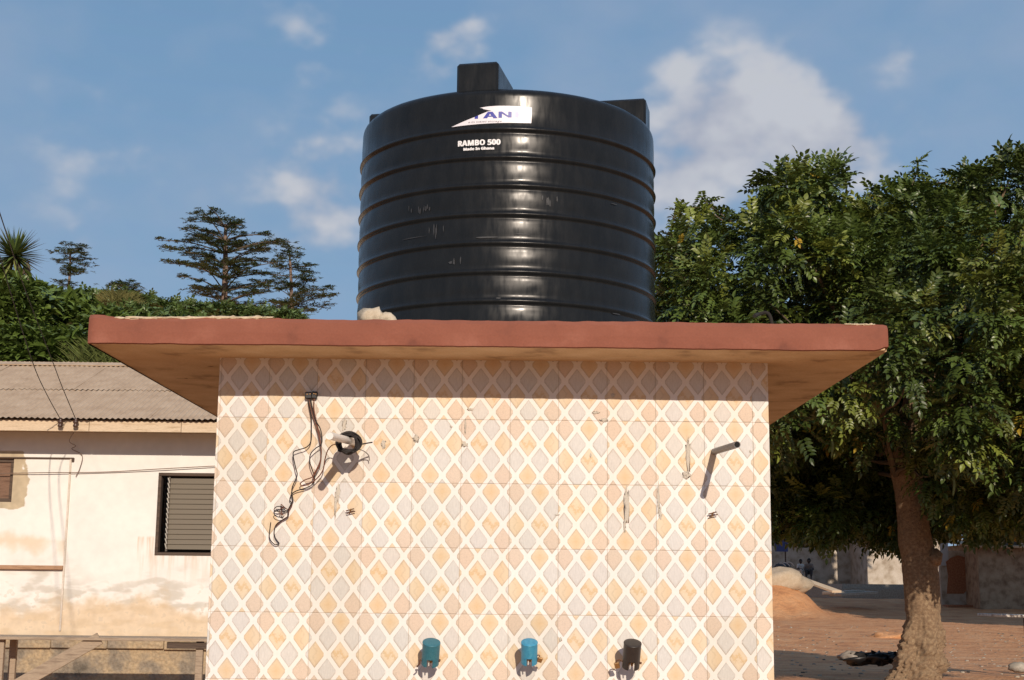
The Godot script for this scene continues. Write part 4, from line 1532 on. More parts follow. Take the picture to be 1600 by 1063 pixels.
	s = st()
	var c0 := P(1221, 848, z) - bd.position
	box(s, c0, Vector3(20.0 * z / F, 28.0 * z / F, 0.03), Basis.IDENTITY, 0.005)
	obj("board", fin(s), plain(lin(0.035, 0.06, 0.20), 0.6), bd)
	s = st()
	var pt := P(1227, 840, z) - bd.position
	box(s, Vector3(pt.x, pt.y / 2 - 0.3, -0.05), Vector3(0.07, pt.y + 0.7, 0.06))
	obj("post", fin(s), M.dark_wood, bd)
	# --- dark bundle with pale stripes
	var bn := thing("striped_bundle", "dark bundle with pale stripes below the blue board", "bundle", P(1224, 892, 74.0))
	var m := obj("bundle", blob(q, Vector3(0.5, 0.36, 0.4), 0.3, 8), plain(lin(0.03, 0.03, 0.032), 0.6), bn)
	m.position = Vector3(0, 0.04, 0)
	for k in 3:
		s = st()
		var v := []
		for i in 7:
			var t := i / 6.0
			v.append(Vector3(-0.25 + 0.2 * k + 0.34 * t, 0.36 + 0.08 * sin(t * PI) - 0.18 * t + 0.03 * k, 0.36))
		tube(s, v, 0.022, 5)
		obj("stripe", fin(s), plain(lin(0.55, 0.52, 0.48), 0.7), bn)
	# --- two children sitting on the porch edge
	child(P(1250.5, 896, 78.0), "child in a pale top and pale trousers sitting on the porch edge", 0.35, lin(0.50, 0.47, 0.43), lin(0.48, 0.45, 0.40), 1.12)
	child(P(1264.5, 897, 77.4), "child in dark clothes sitting nearest the porch corner", -0.25, lin(0.16, 0.13, 0.11), lin(0.03, 0.03, 0.035), 1.22)
	# --- loose slabs by the porch, a long plank
	var sl := [[1318, 926, 66.0, 1.6, "grey concrete slab lying left at the foot of the porch"], [1334, 928, 65.5, 1.9, "pale concrete slab lying right at the foot of the porch"]]
	for c in sl:
		s = st()
		box(s, Vector3.ZERO, Vector3(c[3], 0.14, 1.1), Basis(Vector3.UP, 0.3) * Basis(Vector3.BACK, 0.06), 0.02)
		o = obj("concrete_slab", fin(s), M.cement)
		tag(o, c[4], "slab")
		o.position = P(c[0], c[1], c[2])
	s = st()
	var e0 := P(1255, 906, 63.0)
	var e1 := P(1308, 925, 61.0)
	box(s, Vector3.ZERO, Vector3((e1 - e0).length(), 0.1, 0.5), Basis.IDENTITY, 0.01)
	o = obj("long_plank", fin(s), M.pale_wood)
	tag(o, "long pale plank lying on the slope below the porch", "plank")
	var dx := (e1 - e0).normalized()
	var up := Vector3.UP
	var zz := dx.cross(up).normalized()
	o.transform = Transform3D(Basis(dx, zz.cross(dx), zz), (e0 + e1) / 2)
	# --- heap of pale sand
	var hp := obj("sand_heap", blob(q, Vector3(1.7, 0.7, 1.5), 0.3, 12), M.sand if M.has("sand") else mat(mottle(103, 256, 0.03, [Color(0.36, 0.28, 0.19), Color(0.50, 0.41, 0.30)], 0.2, 0.2), 0.6, 0.97, M.rough_n, 0.8))
	tag(hp, "heap of pale sand beside the kiosk corner", "sand heap")
	hp.position = P(1204, 905, 61.5) + Vector3(0, -0.2, 0)
	# --- low earth hump left of the trunk, dead branches
	var hm := obj("earth_hump", blob(q, Vector3(0.8, 0.2, 0.6), 0.4, 10), M.earth)
	tag(hm, "low sunlit hump of earth just left of the trunk", "earth hump")
	hm.position = P(1392, 977, 46.0)
	hm.position.y = gh(hm.position.x, hm.position.z) - 0.04
	# black plastic sheet and rags
	var rg := thing("black_rag", "crumpled black plastic sheet on the ground left of the trunk", "rag", P(1365, 1032, 22.0))
	for k in 3:
		m = obj("fold", blob(q, Vector3(0.26 - 0.05 * k, 0.09, 0.2), 0.9, 9), M.black_plastic, rg)
		m.position = Vector3(-0.22 + 0.26 * k, 0.02 + 0.01 * k, 0.1 * k)
	var gs := thing("grey_sack", "pale grey plastic sack beside the crumpled black sheet", "sack", P(1330, 1030, 22.0))
	m = obj("sack", blob(q, Vector3(0.17, 0.08, 0.13), 0.8, 9), plain(lin(0.25, 0.22, 0.19), 0.5), gs)
	m.position.y = 0.03
	# --- table at the right edge
	z = 25.0
	var ty := P(1575, 963, z)
	var tb := thing("white_table", "worn white topped table at the right edge", "table", Vector3(P(1610, 960, z).x, gh(8.8, -25.0), -z))
	inv = tb.transform.affine_inverse()
	var tx0 := P(1549, 960, z).x
	s = st()
	box(s, inv * Vector3(tx0 + 0.55, ty.y, -z - 0.35), Vector3(1.1, 0.045, 0.8), Basis(Vector3.BACK, -0.02), 0.006)
	obj("tabletop", fin(s), mat(mottle(105, 256, 0.02, [Color(0.20, 0.15, 0.11), Color(0.62, 0.58, 0.52), Color(0.7, 0.67, 0.62)], 0.2, 0.1), 1.5, 0.7), tb)
	for c in [[1604, 0.0], [1630, 0.7], [1680, 0.0], [1680, 0.7]]:
		s = st()
		var lx := P(c[0], 960, z).x
		box(s, inv * Vector3(lx, ty.y / 2 + gh(8.8, -25.0) / 2 - 0.03, -z - c[1]), Vector3(0.09, ty.y - gh(8.8, -25.0), 0.08), Basis.IDENTITY, 0.006)
		obj("leg", fin(s), M.dark_wood, tb)
	var bk := obj("cement_block", blob(q, Vector3(0.16, 0.08, 0.12), 0.3, 8), M.cement)
	tag(bk, "grey cement block on the ground under the white table", "block")
	bk.position = P(1592, 1043, 22.3)
	# stones and litter on the sunlit earth, each its own
	var pt2 := []
	var pc2 := []
	for k in 900:
		var x := q.randf_range(3.9, 17.0)
		var zq := q.randf_range(-52.0, -20.5)
		var sz := q.randf_range(0.2, 0.9)
		pt2.append(Transform3D(Basis(Vector3.UP, q.randf() * TAU).scaled(Vector3.ONE * sz), Vector3(x, gh(x, zq), zq)))
		var g := q.randf_range(0.08, 0.42)
		pc2.append(Color(g, g * 0.85, g * 0.65))
	var lm := StandardMaterial3D.new()
	lm.vertex_color_use_as_albedo = true
	lm.roughness = 0.95
	var lt := multi("gravel", blob(q, Vector3(0.06, 0.03, 0.05), 0.6, 5), pt2, pc2, self, lm)
	tag(lt, "small pale stones and litter scattered over the bare yard", "gravel")

func porch(s: SurfaceTool, pts: Array, y: float, depth: float) -> void:
	var poly := PackedVector2Array()
	for p in pts: poly.append(Vector2(p.x, p.z))
	if Geometry2D.is_polygon_clockwise(poly): poly.reverse()
	var idx := Geometry2D.triangulate_polygon(poly)
	for i in range(0, idx.size(), 3):
		var a := poly[idx[i]]; var b := poly[idx[i + 1]]; var c := poly[idx[i + 2]]
		tri(s, Vector3(a.x, y, a.y), Vector3(c.x, y, c.y), Vector3(b.x, y, b.y))
	for i in poly.size():
		var a := poly[i]; var b := poly[(i + 1) % poly.size()]
		quad(s, Vector3(b.x, y - depth, b.y), Vector3(a.x, y - depth, a.y), Vector3(a.x, y, a.y), Vector3(b.x, y, b.y))

# ---- people: smooth union of tapered capsules, meshed as surface nets
func caps(p: Vector3, a: Vector3, b: Vector3, ra: float, rb: float) -> float:
	var ab := b - a
	var t := clampf((p - a).dot(ab) / ab.length_squared(), 0, 1)
	return (p - a - ab * t).length() - lerpf(ra, rb, t)

func nets(bones: Array, lo: Vector3, hi: Vector3, cell: float, k: float) -> ArrayMesh:
	var nx := int((hi.x - lo.x) / cell) + 1
	var ny := int((hi.y - lo.y) / cell) + 1
	var nz := int((hi.z - lo.z) / cell) + 1
	var f := PackedFloat32Array()
	f.resize(nx * ny * nz)
	for z in nz:
		for y in ny:
			for x in nx:
				var p := lo + Vector3(x, y, z) * cell
				var d := 1.0
				for b in bones:
					var e := caps(p, b[0], b[1], b[2], b[3])
					var h := maxf(k - absf(d - e), 0.0) / k
					d = minf(d, e) - h * h * k * 0.25
				f[(z * ny + y) * nx + x] = d
	var vid := {}
	var verts := []
	for z in nz - 1:
		for y in ny - 1:
			for x in nx - 1:
				var sum := Vector3.ZERO
				var cnt := 0
				for e in [[0, 1], [2, 3], [4, 5], [6, 7], [0, 2], [1, 3], [4, 6], [5, 7], [0, 4], [1, 5], [2, 6], [3, 7]]:
					var a := Vector3i(x + (e[0] & 1), y + ((e[0] >> 1) & 1), z + (e[0] >> 2))
					var b := Vector3i(x + (e[1] & 1), y + ((e[1] >> 1) & 1), z + (e[1] >> 2))
					var fa := f[(a.z * ny + a.y) * nx + a.x]
					var fb := f[(b.z * ny + b.y) * nx + b.x]
					if (fa < 0.0) != (fb < 0.0):
						sum += Vector3(a).lerp(Vector3(b), fa / (fa - fb))
						cnt += 1
				if cnt > 0:
					vid[(z * ny + y) * nx + x] = verts.size()
					verts.append(lo + sum / cnt * cell)
	var s := st()
	s.set_smooth_group(1)
	for z in range(1, nz - 1):
		for y in range(1, ny - 1):
			for x in range(1, nx - 1):
				var i := (z * ny + y) * nx + x
				var inside := f[i] < 0.0
				for ax in 3:
					var st2: int = [1, nx, nx * ny][ax]
					if (f[i + st2] < 0.0) == inside: continue
					var u: int = [nx, nx * ny, 1][ax]
					var w: int = [nx * ny, 1, nx][ax]
					var q := [i, i - u, i - u - w, i - w]
					if not (vid.has(q[0]) and vid.has(q[1]) and vid.has(q[2]) and vid.has(q[3])): continue
					var v := []
					for t in q: v.append(verts[vid[t]])
					if inside: quad(s, v[0], v[1], v[2], v[3])
					else: quad(s, v[3], v[2], v[1], v[0])
	return fin(s)

func child(at: Vector3, label: String, turn: float, top: Color, low: Color, sc: float) -> void:
	var o := thing("person", label, "person", at)
	o.rotation.y = turn
	o.scale = Vector3.ONE * sc
	var skin := plain(lin(0.035, 0.02, 0.013), 0.6)
	# seated: hips at the origin, knees forward (+z), feet below
	var hip := Vector3(0, 0.08, 0)
	var chest := Vector3(0, 0.33, 0.03)
	var neck := Vector3(0, 0.44, 0.04)
	var head := Vector3(0.01, 0.56, 0.06)
	var b := [[hip, chest, 0.10, 0.095], [chest + Vector3(-0.11, 0.04, 0), chest + Vector3(0.11, 0.04, 0), 0.05, 0.05], [neck - Vector3(0, 0.05, 0), neck + Vector3(0, 0.05, 0.01), 0.04, 0.038], [head, head + Vector3(0, 0.03, -0.01), 0.078, 0.08], [head + Vector3(0, -0.045, 0.035), head + Vector3(0, -0.05, 0.045), 0.035, 0.03], [head + Vector3(0, -0.005, 0.075), head + Vector3(0, -0.02, 0.088), 0.012, 0.014], [head + Vector3(-0.08, 0, 0), head + Vector3(-0.084, 0.01, -0.01), 0.014, 0.014], [head + Vector3(0.08, 0, 0), head + Vector3(0.084, 0.01, -0.01), 0.014, 0.014]]
	for sx in [-1.0, 1.0]:
		var hj := Vector3(0.07 * sx, 0.07, 0.02)
		var kn := Vector3(0.11 * sx, 0.14, 0.33)
		var an := Vector3(0.10 * sx, -0.20, 0.36)
		b.append([hj, kn, 0.07, 0.05])
		b.append([kn, an, 0.048, 0.032])
		b.append([an, an + Vector3(0.01 * sx, -0.03, 0.11), 0.032, 0.026])
		var sh := chest + Vector3(0.13 * sx, 0.05, 0)
		var el := Vector3(0.19 * sx, 0.20, 0.12)
		var wr := Vector3(0.10 * sx, 0.20, 0.30)
		b.append([sh, el, 0.042, 0.034])
		b.append([el, wr, 0.033, 0.024])
		for fi in 4: b.append([wr, wr + Vector3(0.012 * (fi - 1.5), -0.02, 0.075), 0.02, 0.009])
		b.append([wr, wr + Vector3(-0.035 * sx, -0.01, 0.035), 0.014, 0.009])
	obj("body", nets(b, Vector3(-0.32, -0.30, -0.18), Vector3(0.32, 0.72, 0.55), 0.022, 0.03), skin, o)
	var shirt := [[hip + Vector3(0, 0.04, 0), chest + Vector3(0, 0.02, 0), 0.118, 0.112], [chest + Vector3(-0.12, 0.05, 0), chest + Vector3(0.12, 0.05, 0), 0.062, 0.062]]
	var trousers := [[hip + Vector3(-0.03, 0, 0), hip + Vector3(0.03, 0, 0), 0.115, 0.115]]
	for sx in [-1.0, 1.0]:
		shirt.append([chest + Vector3(0.13 * sx, 0.05, 0), Vector3(0.175 * sx, 0.26, 0.07), 0.058, 0.055])
		trousers.append([Vector3(0.07 * sx, 0.07, 0.02), Vector3(0.11 * sx, 0.14, 0.31), 0.085, 0.068])
		trousers.append([Vector3(0.11 * sx, 0.13, 0.33), Vector3(0.102 * sx, -0.06, 0.345), 0.064, 0.056])
	obj("shirt", nets(shirt, Vector3(-0.30, -0.05, -0.18), Vector3(0.30, 0.50, 0.2), 0.022, 0.03), plain(top, 0.9), o)
	obj("trousers", nets(trousers, Vector3(-0.25, -0.16, -0.16), Vector3(0.25, 0.26, 0.45), 0.022, 0.03), plain(low, 0.9), o)
	var hair := [[head + Vector3(0, 0.035, -0.02), head + Vector3(0, 0.045, -0.01), 0.082, 0.08]]
	obj("hair", nets(hair, Vector3(-0.12, 0.44, -0.12), Vector3(0.14, 0.72, 0.2), 0.02, 0.02), plain(lin(0.008, 0.007, 0.006), 0.9), o)

# ------------------------------------------------------------------ leaves
func leaflet(s: SurfaceTool, a: Vector3, d: Vector3, nrm: Vector3, l: float, w: float) -> void:
	var side := d.cross(nrm).normalized()
	var dr := -nrm * l * 0.10
	var m1 := a + d * l * 0.45
	var tip := a + d * l + dr * 1.6
	var e := nrm * w * 0.16
	var l1 := a + d * l * 0.35 - side * w * 0.5 + e
	var l2 := a + d * l * 0.70 - side * w * 0.38 + e + dr * 0.6
	var r1 := a + d * l * 0.35 + side * w * 0.5 + e
	var r2 := a + d * l * 0.70 + side * w * 0.38 + e + dr * 0.6
	tri(s, a, r1, m1); tri(s, m1, r1, r2); tri(s, m1, r2, tip)
	tri(s, a, m1, l1); tri(s, m1, l2, l1); tri(s, m1, tip, l2)

# feather shaped compound leaf along +x
func compound(pairs: int, len: float, ll: float, lw: float, seed_: int) -> ArrayMesh:
	var r := RandomNumberGenerator.new()
	r.seed = seed_
	var s := SurfaceTool.new()
	s.begin(Mesh.PRIMITIVE_TRIANGLES)
	s.set_smooth_group(-1)
	for i in pairs:
		var t := (i + 0.8) / (pairs + 0.6)
		var p := Vector3(len * t, -0.22 * len * t * t, 0)
		for sg in [-1.0, 1.0]:
			var d := Vector3(0.55 + r.randf_range(-0.15, 0.15), r.randf_range(-0.35, 0.15), sg).normalized()
			leaflet(s, p, d, (Vector3.UP + Vector3(r.randf_range(-0.3, 0.3), 0, r.randf_range(-0.3, 0.3))).normalized(), ll * r.randf_range(0.8, 1.1), lw)
	leaflet(s, Vector3(len, -0.22 * len, 0), Vector3(1, -0.3, 0).normalized(), Vector3.UP, ll, lw)
	s.generate_normals()
	return s.commit()

# rosette of simple leaves round +y
func rosette(n: int, l: float, w: float, rise: float, seed_: int) -> ArrayMesh:
	var r := RandomNumberGenerator.new()
	r.seed = seed_
	var s := SurfaceTool.new()
	s.begin(Mesh.PRIMITIVE_TRIANGLES)
	s.set_smooth_group(-1)
	for i in n:
		var a := TAU * i / n + r.randf_range(-0.3, 0.3)
		var d := Vector3(cos(a), rise + r.randf_range(-0.35, 0.35), sin(a)).normalized()
		var nr := (Vector3.UP - d * d.y).normalized()
		leaflet(s, d * l * 0.12 + Vector3(0, r.randf_range(-0.2, 0.2) * l, 0), d, nr, l * r.randf_range(0.75, 1.15), w)
	s.generate_normals()
	return s.commit()

func multi(called: String, m: Mesh, tfs: Array, cols: Array, parent: Node3D, material: Material = null) -> MultiMeshInstance3D:
	var mm := MultiMesh.new()
	mm.transform_format = MultiMesh.TRANSFORM_3D
	mm.use_colors = true
	mm.mesh = m
	mm.instance_count = tfs.size()
	for i in tfs.size():
		mm.set_instance_transform(i, tfs[i])
		mm.set_instance_color(i, cols[i])
	var o := MultiMeshInstance3D.new()
	o.name = called
	o.multimesh = mm
	o.material_override = material if material else M.leaf
	o.set_meta("kind", "stuff")
	parent.add_child(o, true)
	return o

func leaf_basis(r: RandomNumberGenerator, d: Vector3, tilt: float) -> Basis:
	d = d.normalized()
	var n := Vector3(r.randf_range(-tilt, tilt), 1.0, r.randf_range(-tilt, tilt))
	n = (n - d * n.dot(d)).normalized()
	if not n.is_normalized(): n = Vector3(0, 0, 1)
	return Basis(d, n, d.cross(n))

func edge_dist(poly: PackedVector2Array, p: Vector2) -> float:
	var best := 1e9
	for i in poly.size():
		var c := Geometry2D.get_closest_point_to_segment(p, poly[i], poly[(i + 1) % poly.size()])
		best = minf(best, c.distance_squared_to(p))
	return sqrt(best)

func big_tree() -> void:
	var r := RandomNumberGenerator.new()
	r.seed = 404
	var zt := 20.5
	var base := P(1432, 1063, zt)
	var o := thing("shade_tree", "large dark leafed shade tree with knobbly trunk right of the kiosk", "tree", Vector3(base.x, 0, -zt))
	var inv := o.transform.affine_inverse()
	# trunk
	var tp := [[1424, 1100, 62], [1428, 1075, 54], [1434, 1040, 46], [1440, 1000, 38], [1442, 960, 31], [1440, 920, 29], [1437, 880, 29], [1430, 845, 27], [1426, 800, 25], [1420, 760, 24], [1408, 715, 23], [1392, 660, 19]]
	var pts := []
	var rad := []
	for c in tp:
		pts.append(inv * P(c[0], c[1], zt))
		rad.append(c[2] * zt / F * (0.80 if c[1] > 930 else 0.93))
	var sp := spline(pts, 14)
	var sr := []
	for i in sp.size():
		var t := float(i) / (sp.size() - 1) * (rad.size() - 1)
		sr.append(lerpf(rad[int(t)], rad[mini(int(t) + 1, rad.size() - 1)], t - int(t)))
	var s := st()
	var nz := noise(111, 2.6, 5)
	var fine := noise(112, 13.0, 3)
	# knobbly skin: rings displaced by two noises, roots flare
	s.set_smooth_group(1)
	var sides := 110
	var rings := []
	for i in sp.size():
		var ring := []
		for k in sides:
			var a := TAU * k / sides
			var d := Vector3(cos(a), 0, sin(a))
			var q: Vector3 = sp[i] + d * sr[i]
			var low := smoothstep(1.35, 0.5, q.y)
			var rr: float = sr[i] * (1.0 + (0.08 + 0.26 * low) * nz.get_noise_3dv(q) + (0.03 + 0.20 * low) * fine.get_noise_3dv(q))
			rr *= 1.0 + 0.12 * low * sin(a * 5.0 + 1.0)
			ring.append(sp[i] + d * rr)
		rings.append(ring)
	for i in rings.size() - 1:
		for k in sides:
			var k2 := (k + 1) % sides
			quad(s, rings[i][k2], rings[i][k], rings[i + 1][k], rings[i + 1][k2])
	obj("trunk", fin(s), M.bark, o)
	var kn := obj("knot", blob(r, Vector3(0.12, 0.13, 0.15), 0.5, 8), M.bark, o)
	kn.position = inv * P(1459, 872, zt - 0.12)
	# crown outline in the photograph, carried on beyond the frame
	var poly := PackedVector2Array()
	for c in [[1022, 500], [1024, 440], [1040, 385], [1062, 360], [1090, 318], [1112, 322], [1150, 345], [1185, 330], [1203, 300], [1206, 262], [1222, 252], [1262, 258], [1300, 262], [1326, 272], [1330, 300], [1318, 325], [1352, 330], [1366, 302], [1400, 298], [1438, 290], [1480, 300], [1502, 272], [1535, 258], [1570, 246], [1620, 252], [1720, 300], [1830, 420], [1860, 600], [1820, 780], [1700, 824], [1600, 814], [1550, 830], [1505, 824], [1470, 820], [1430, 836], [1380, 840], [1330, 826], [1290, 834], [1240, 830], [1205, 834], [1150, 800], [1090, 700], [1040, 600]]:
		poly.append(Vector2(c[0], c[1]))
	var leaves := [compound(4, 0.26, 0.115, 0.062, 1), compound(3, 0.20, 0.115, 0.066, 2), compound(5, 0.30, 0.11, 0.056, 3)]
	var tfs := [[], [], []]
	var cols := [[], [], []]
	var tips := []
	var crown_c := P(1440, 560, zt)
	var clumps := []
	var pk := noise(113, 0.55, 2)
	var tries := 0
	while clumps.size() < 1150 and tries < 60000:
		tries += 1
		var p := Vector2(r.randf_range(1020, 1860), r.randf_range(244, 850))
		if not Geometry2D.is_point_in_polygon(p, poly): continue
		var ed := edge_dist(poly, p)
		if ed < 9.0: continue
		var thick := 4.1 * sqrt(clampf(ed / 190.0, 0.0, 1.0)) + 0.25
		var dz := r.randf_range(-1.0, 1.0) * thick
		# more at the skin than in the heart
		if absf(dz) < thick * 0.5 and r.randf() < 0.3: continue
		var recess := smoothstep(600.0, 730.0, p.y) * smoothstep(1490.0, 1400.0, p.x)
		if dz < lerpf(-9.0, 0.9, recess): continue
		var z := zt + dz
		var w := P(p.x, p.y, z)
		# the underside climbs towards the viewer
		var front := clampf((zt + 3.0 - z) / 6.0, 0.0, 1.0)
		if w.y < 2.0 + (1.0 if p.x < 1480.0 else 0.5) * front: continue
		# loose airy part on the upper left, pockets in the sunny skin
		if p.x < 1215 and p.y < 470 and r.randf() < 0.58: continue
		if p.x > 1225 and dz < 0.6 and pk.get_noise_3d(w.x, w.y * 1.3, w.z * 0.6) < -0.10: continue
		clumps.append([w, ed])
	tries = 0
	while tries < 520:
		tries += 1
		var p := Vector2(r.randf_range(1195, 1720), r.randf_range(610, 838))
		if not Geometry2D.is_point_in_polygon(p, poly): continue
		var w := P(p.x, p.y, zt + r.randf_range(0.5, 3.6))
		if w.y > 2.0: clumps.append([w, maxf(edge_dist(poly, p), 14.0)])
	for c in clumps:
		var w: Vector3 = c[0]
		var cr := r.randf_range(0.20, 0.44) * clampf(c[1] / 26.0, 0.42, 1.0)
		var outw := (w - crown_c).normalized()
		var young := r.randf()
		var tone := r.randf_range(0.65, 1.25)
		var n := int(r.randf_range(20, 38) * clampf(cr / 0.32, 0.5, 1.5))
		for i in n:
			var d := Vector3(r.randfn(), r.randfn() * 0.8, r.randfn()).normalized()
			d = (d + outw * 0.7 + Vector3(0, 0.15, 0)).normalized()
			var pos: Vector3 = w + d * cr * pow(r.randf(), 0.5) * 0.9
			var b := leaf_basis(r, d + Vector3(0, -0.25, 0), 0.55)
			b = b.scaled(Vector3.ONE * r.randf_range(0.5, 1.05))
			var k := r.randi() % 3
			tfs[k].append(inv * Transform3D(b, pos))
			var t := tone * r.randf_range(0.8, 1.2)
			var col := Color(0.066, 0.099, 0.018)
			if young > 0.82: col = Color(0.125, 0.15, 0.024)
			if r.randf() < 0.004: col = Color(0.38, 0.26, 0.03)
			cols[k].append(Color(col.r * t, col.g * t, col.b * t))
	# sprays that stand out of the outline
	for c in [[[1130, 345], [1095, 325], [1062, 330], [1052, 342]], [[1150, 352], [1110, 322], [1096, 308]], [[1420, 300], [1432, 272], [1434, 254]], [[1505, 300], [1480, 286], [1452, 290], [1440, 300]], [[1500, 300], [1498, 285], [1494, 268]], [[1545, 280], [1560, 258], [1572, 240]], [[1200, 330], [1195, 310], [1180, 320]], [[1075, 400], [1045, 378], [1030, 384]], [[1330, 330], [1350, 318], [1362, 300]]]:
		var v := []
		for q in c: v.append(inv * P(q[0], q[1], zt - 0.4))
		var ss := st()
		tube(ss, spline(v, 5), 0.012, 5)
		obj("twig", fin(ss), M.twig, o)
		for i in range(4, v.size() * 5 - 4):
			var pp: Vector3 = spline(v, 5)[mini(i, (v.size() - 1) * 5)]
			for j in 2:
				var d := Vector3(r.randfn(), r.randfn() * 0.5, r.randfn()).normalized()
				var k := r.randi() % 3
				tfs[k].append(Transform3D(leaf_basis(r, d, 0.5).scaled(Vector3.ONE * r.randf_range(0.55, 0.85)), pp))
				var t := r.randf_range(0.8, 1.3)
				cols[k].append(Color(0.12 * t, 0.16 * t, 0.028 * t))
	for k in 3: multi("foliage", leaves[k], tfs[k], cols[k], o)
	# limbs to some of the clumps
	var fork: Vector3 = inv * P(1398, 680, zt)
	for i in 46:
		var w: Vector3 = inv * clumps[(i * 37) % clumps.size()][0]
		var a := fork.lerp(w, 0.0) + Vector3(0, -0.2 * (i % 4), 0)
		var mid := a.lerp(w, 0.5) + Vector3(r.randf_range(-0.25, 0.25), r.randf_range(0.0, 0.4), r.randf_range(-0.25, 0.25))
		var ss := st()
		var v := spline([a, a.lerp(mid, 0.5) + rv(0.1), mid, mid.lerp(w, 0.5) + rv(0.12), w], 4)
		var rr := []
		for j in v.size(): rr.append(lerpf(0.10 if i < 8 else 0.045, 0.008, pow(float(j) / v.size(), 0.6)))
		tube(ss, v, rr, 7)
		obj("branch", fin(ss), M.twig if i >= 8 else M.bark, o)
	# hanging pods
	for c in [[1463, 578], [1467, 596], [1457, 585], [1370, 300], [1492, 292], [1433, 258], [1465, 640], [1300, 700], [1490, 760]]:
		var p := inv * P(c[0], c[1], zt - 2.9 if c[1] > 400 else zt - 0.4)
		var ss := st()
		tube(ss, spline([p + Vector3(0, 0.13, 0), p + Vector3(0.01, 0.02, 0.01), p + Vector3(-0.01, -0.12, 0)], 4), [0.004, 0.012, 0.016, 0.017, 0.018, 0.017, 0.015, 0.012, 0.004], 6)
		obj("seed_pod", fin(ss), plain(lin(0.14, 0.17, 0.05), 0.6), o)

# ------------------------------------------------------------------ plants on the hill
func bush(called: String, label: String, c: Vector3, half: Vector3, m: Array, n: int, col: Color, tilt: float, r: RandomNumberGenerator, group := "") -> Node3D:
	var o := thing(called, label, "bush", Vector3(c.x, gh(c.x, c.z), c.z), group)
	var tfs := []
	var cols := []
	for k in m.size():
		tfs.append([]); cols.append([])
	var nz := noise(r.randi() % 9999, 0.9, 3)
	for i in n:
		var d := Vector3(r.randfn(), r.randfn(), r.randfn()).normalized()
		var rr := pow(r.randf(), 0.3) * (1.0 + 0.55 * nz.get_noise_3dv(d * 1.8))
		var p := c + d * half * rr
		if p.y < gh(p.x, p.z): continue
		var k := r.randi() % m.size()
		var b := leaf_basis(r, Vector3(r.randfn(), r.randfn() * 0.4, r.randfn()) + d * 0.3, tilt).scaled(Vector3.ONE * r.randf_range(0.7, 1.25))
		tfs[k].append(Transform3D(b, p - o.position))
		var t := r.randf_range(0.65, 1.25)
		cols[k].append(Color(col.r * t, col.g * t, col.b * t * r.randf_range(0.8, 1.2)))
	for k in m.size(): multi("foliage", m[k], tfs[k], cols[k], o)
	for i in 5:
		var s := st()
		var a := Vector3(r.randf_range(-0.3, 0.3), -0.05, r.randf_range(-0.3, 0.3))
		var b := c - o.position + Vector3(r.randf_range(-0.6, 0.6) * half.x, r.randf_range(0.0, 0.7) * half.y, r.randf_range(-0.6, 0.6) * half.z)
		tube(s, spline([a, a.lerp(b, 0.5) + Vector3(0.1, 0.2, 0), b], 4), [0.05, 0.045, 0.04, 0.035, 0.03, 0.025, 0.02, 0.015, 0.01], 6)
		obj("stem", fin(s), M.twig, o)
	return o

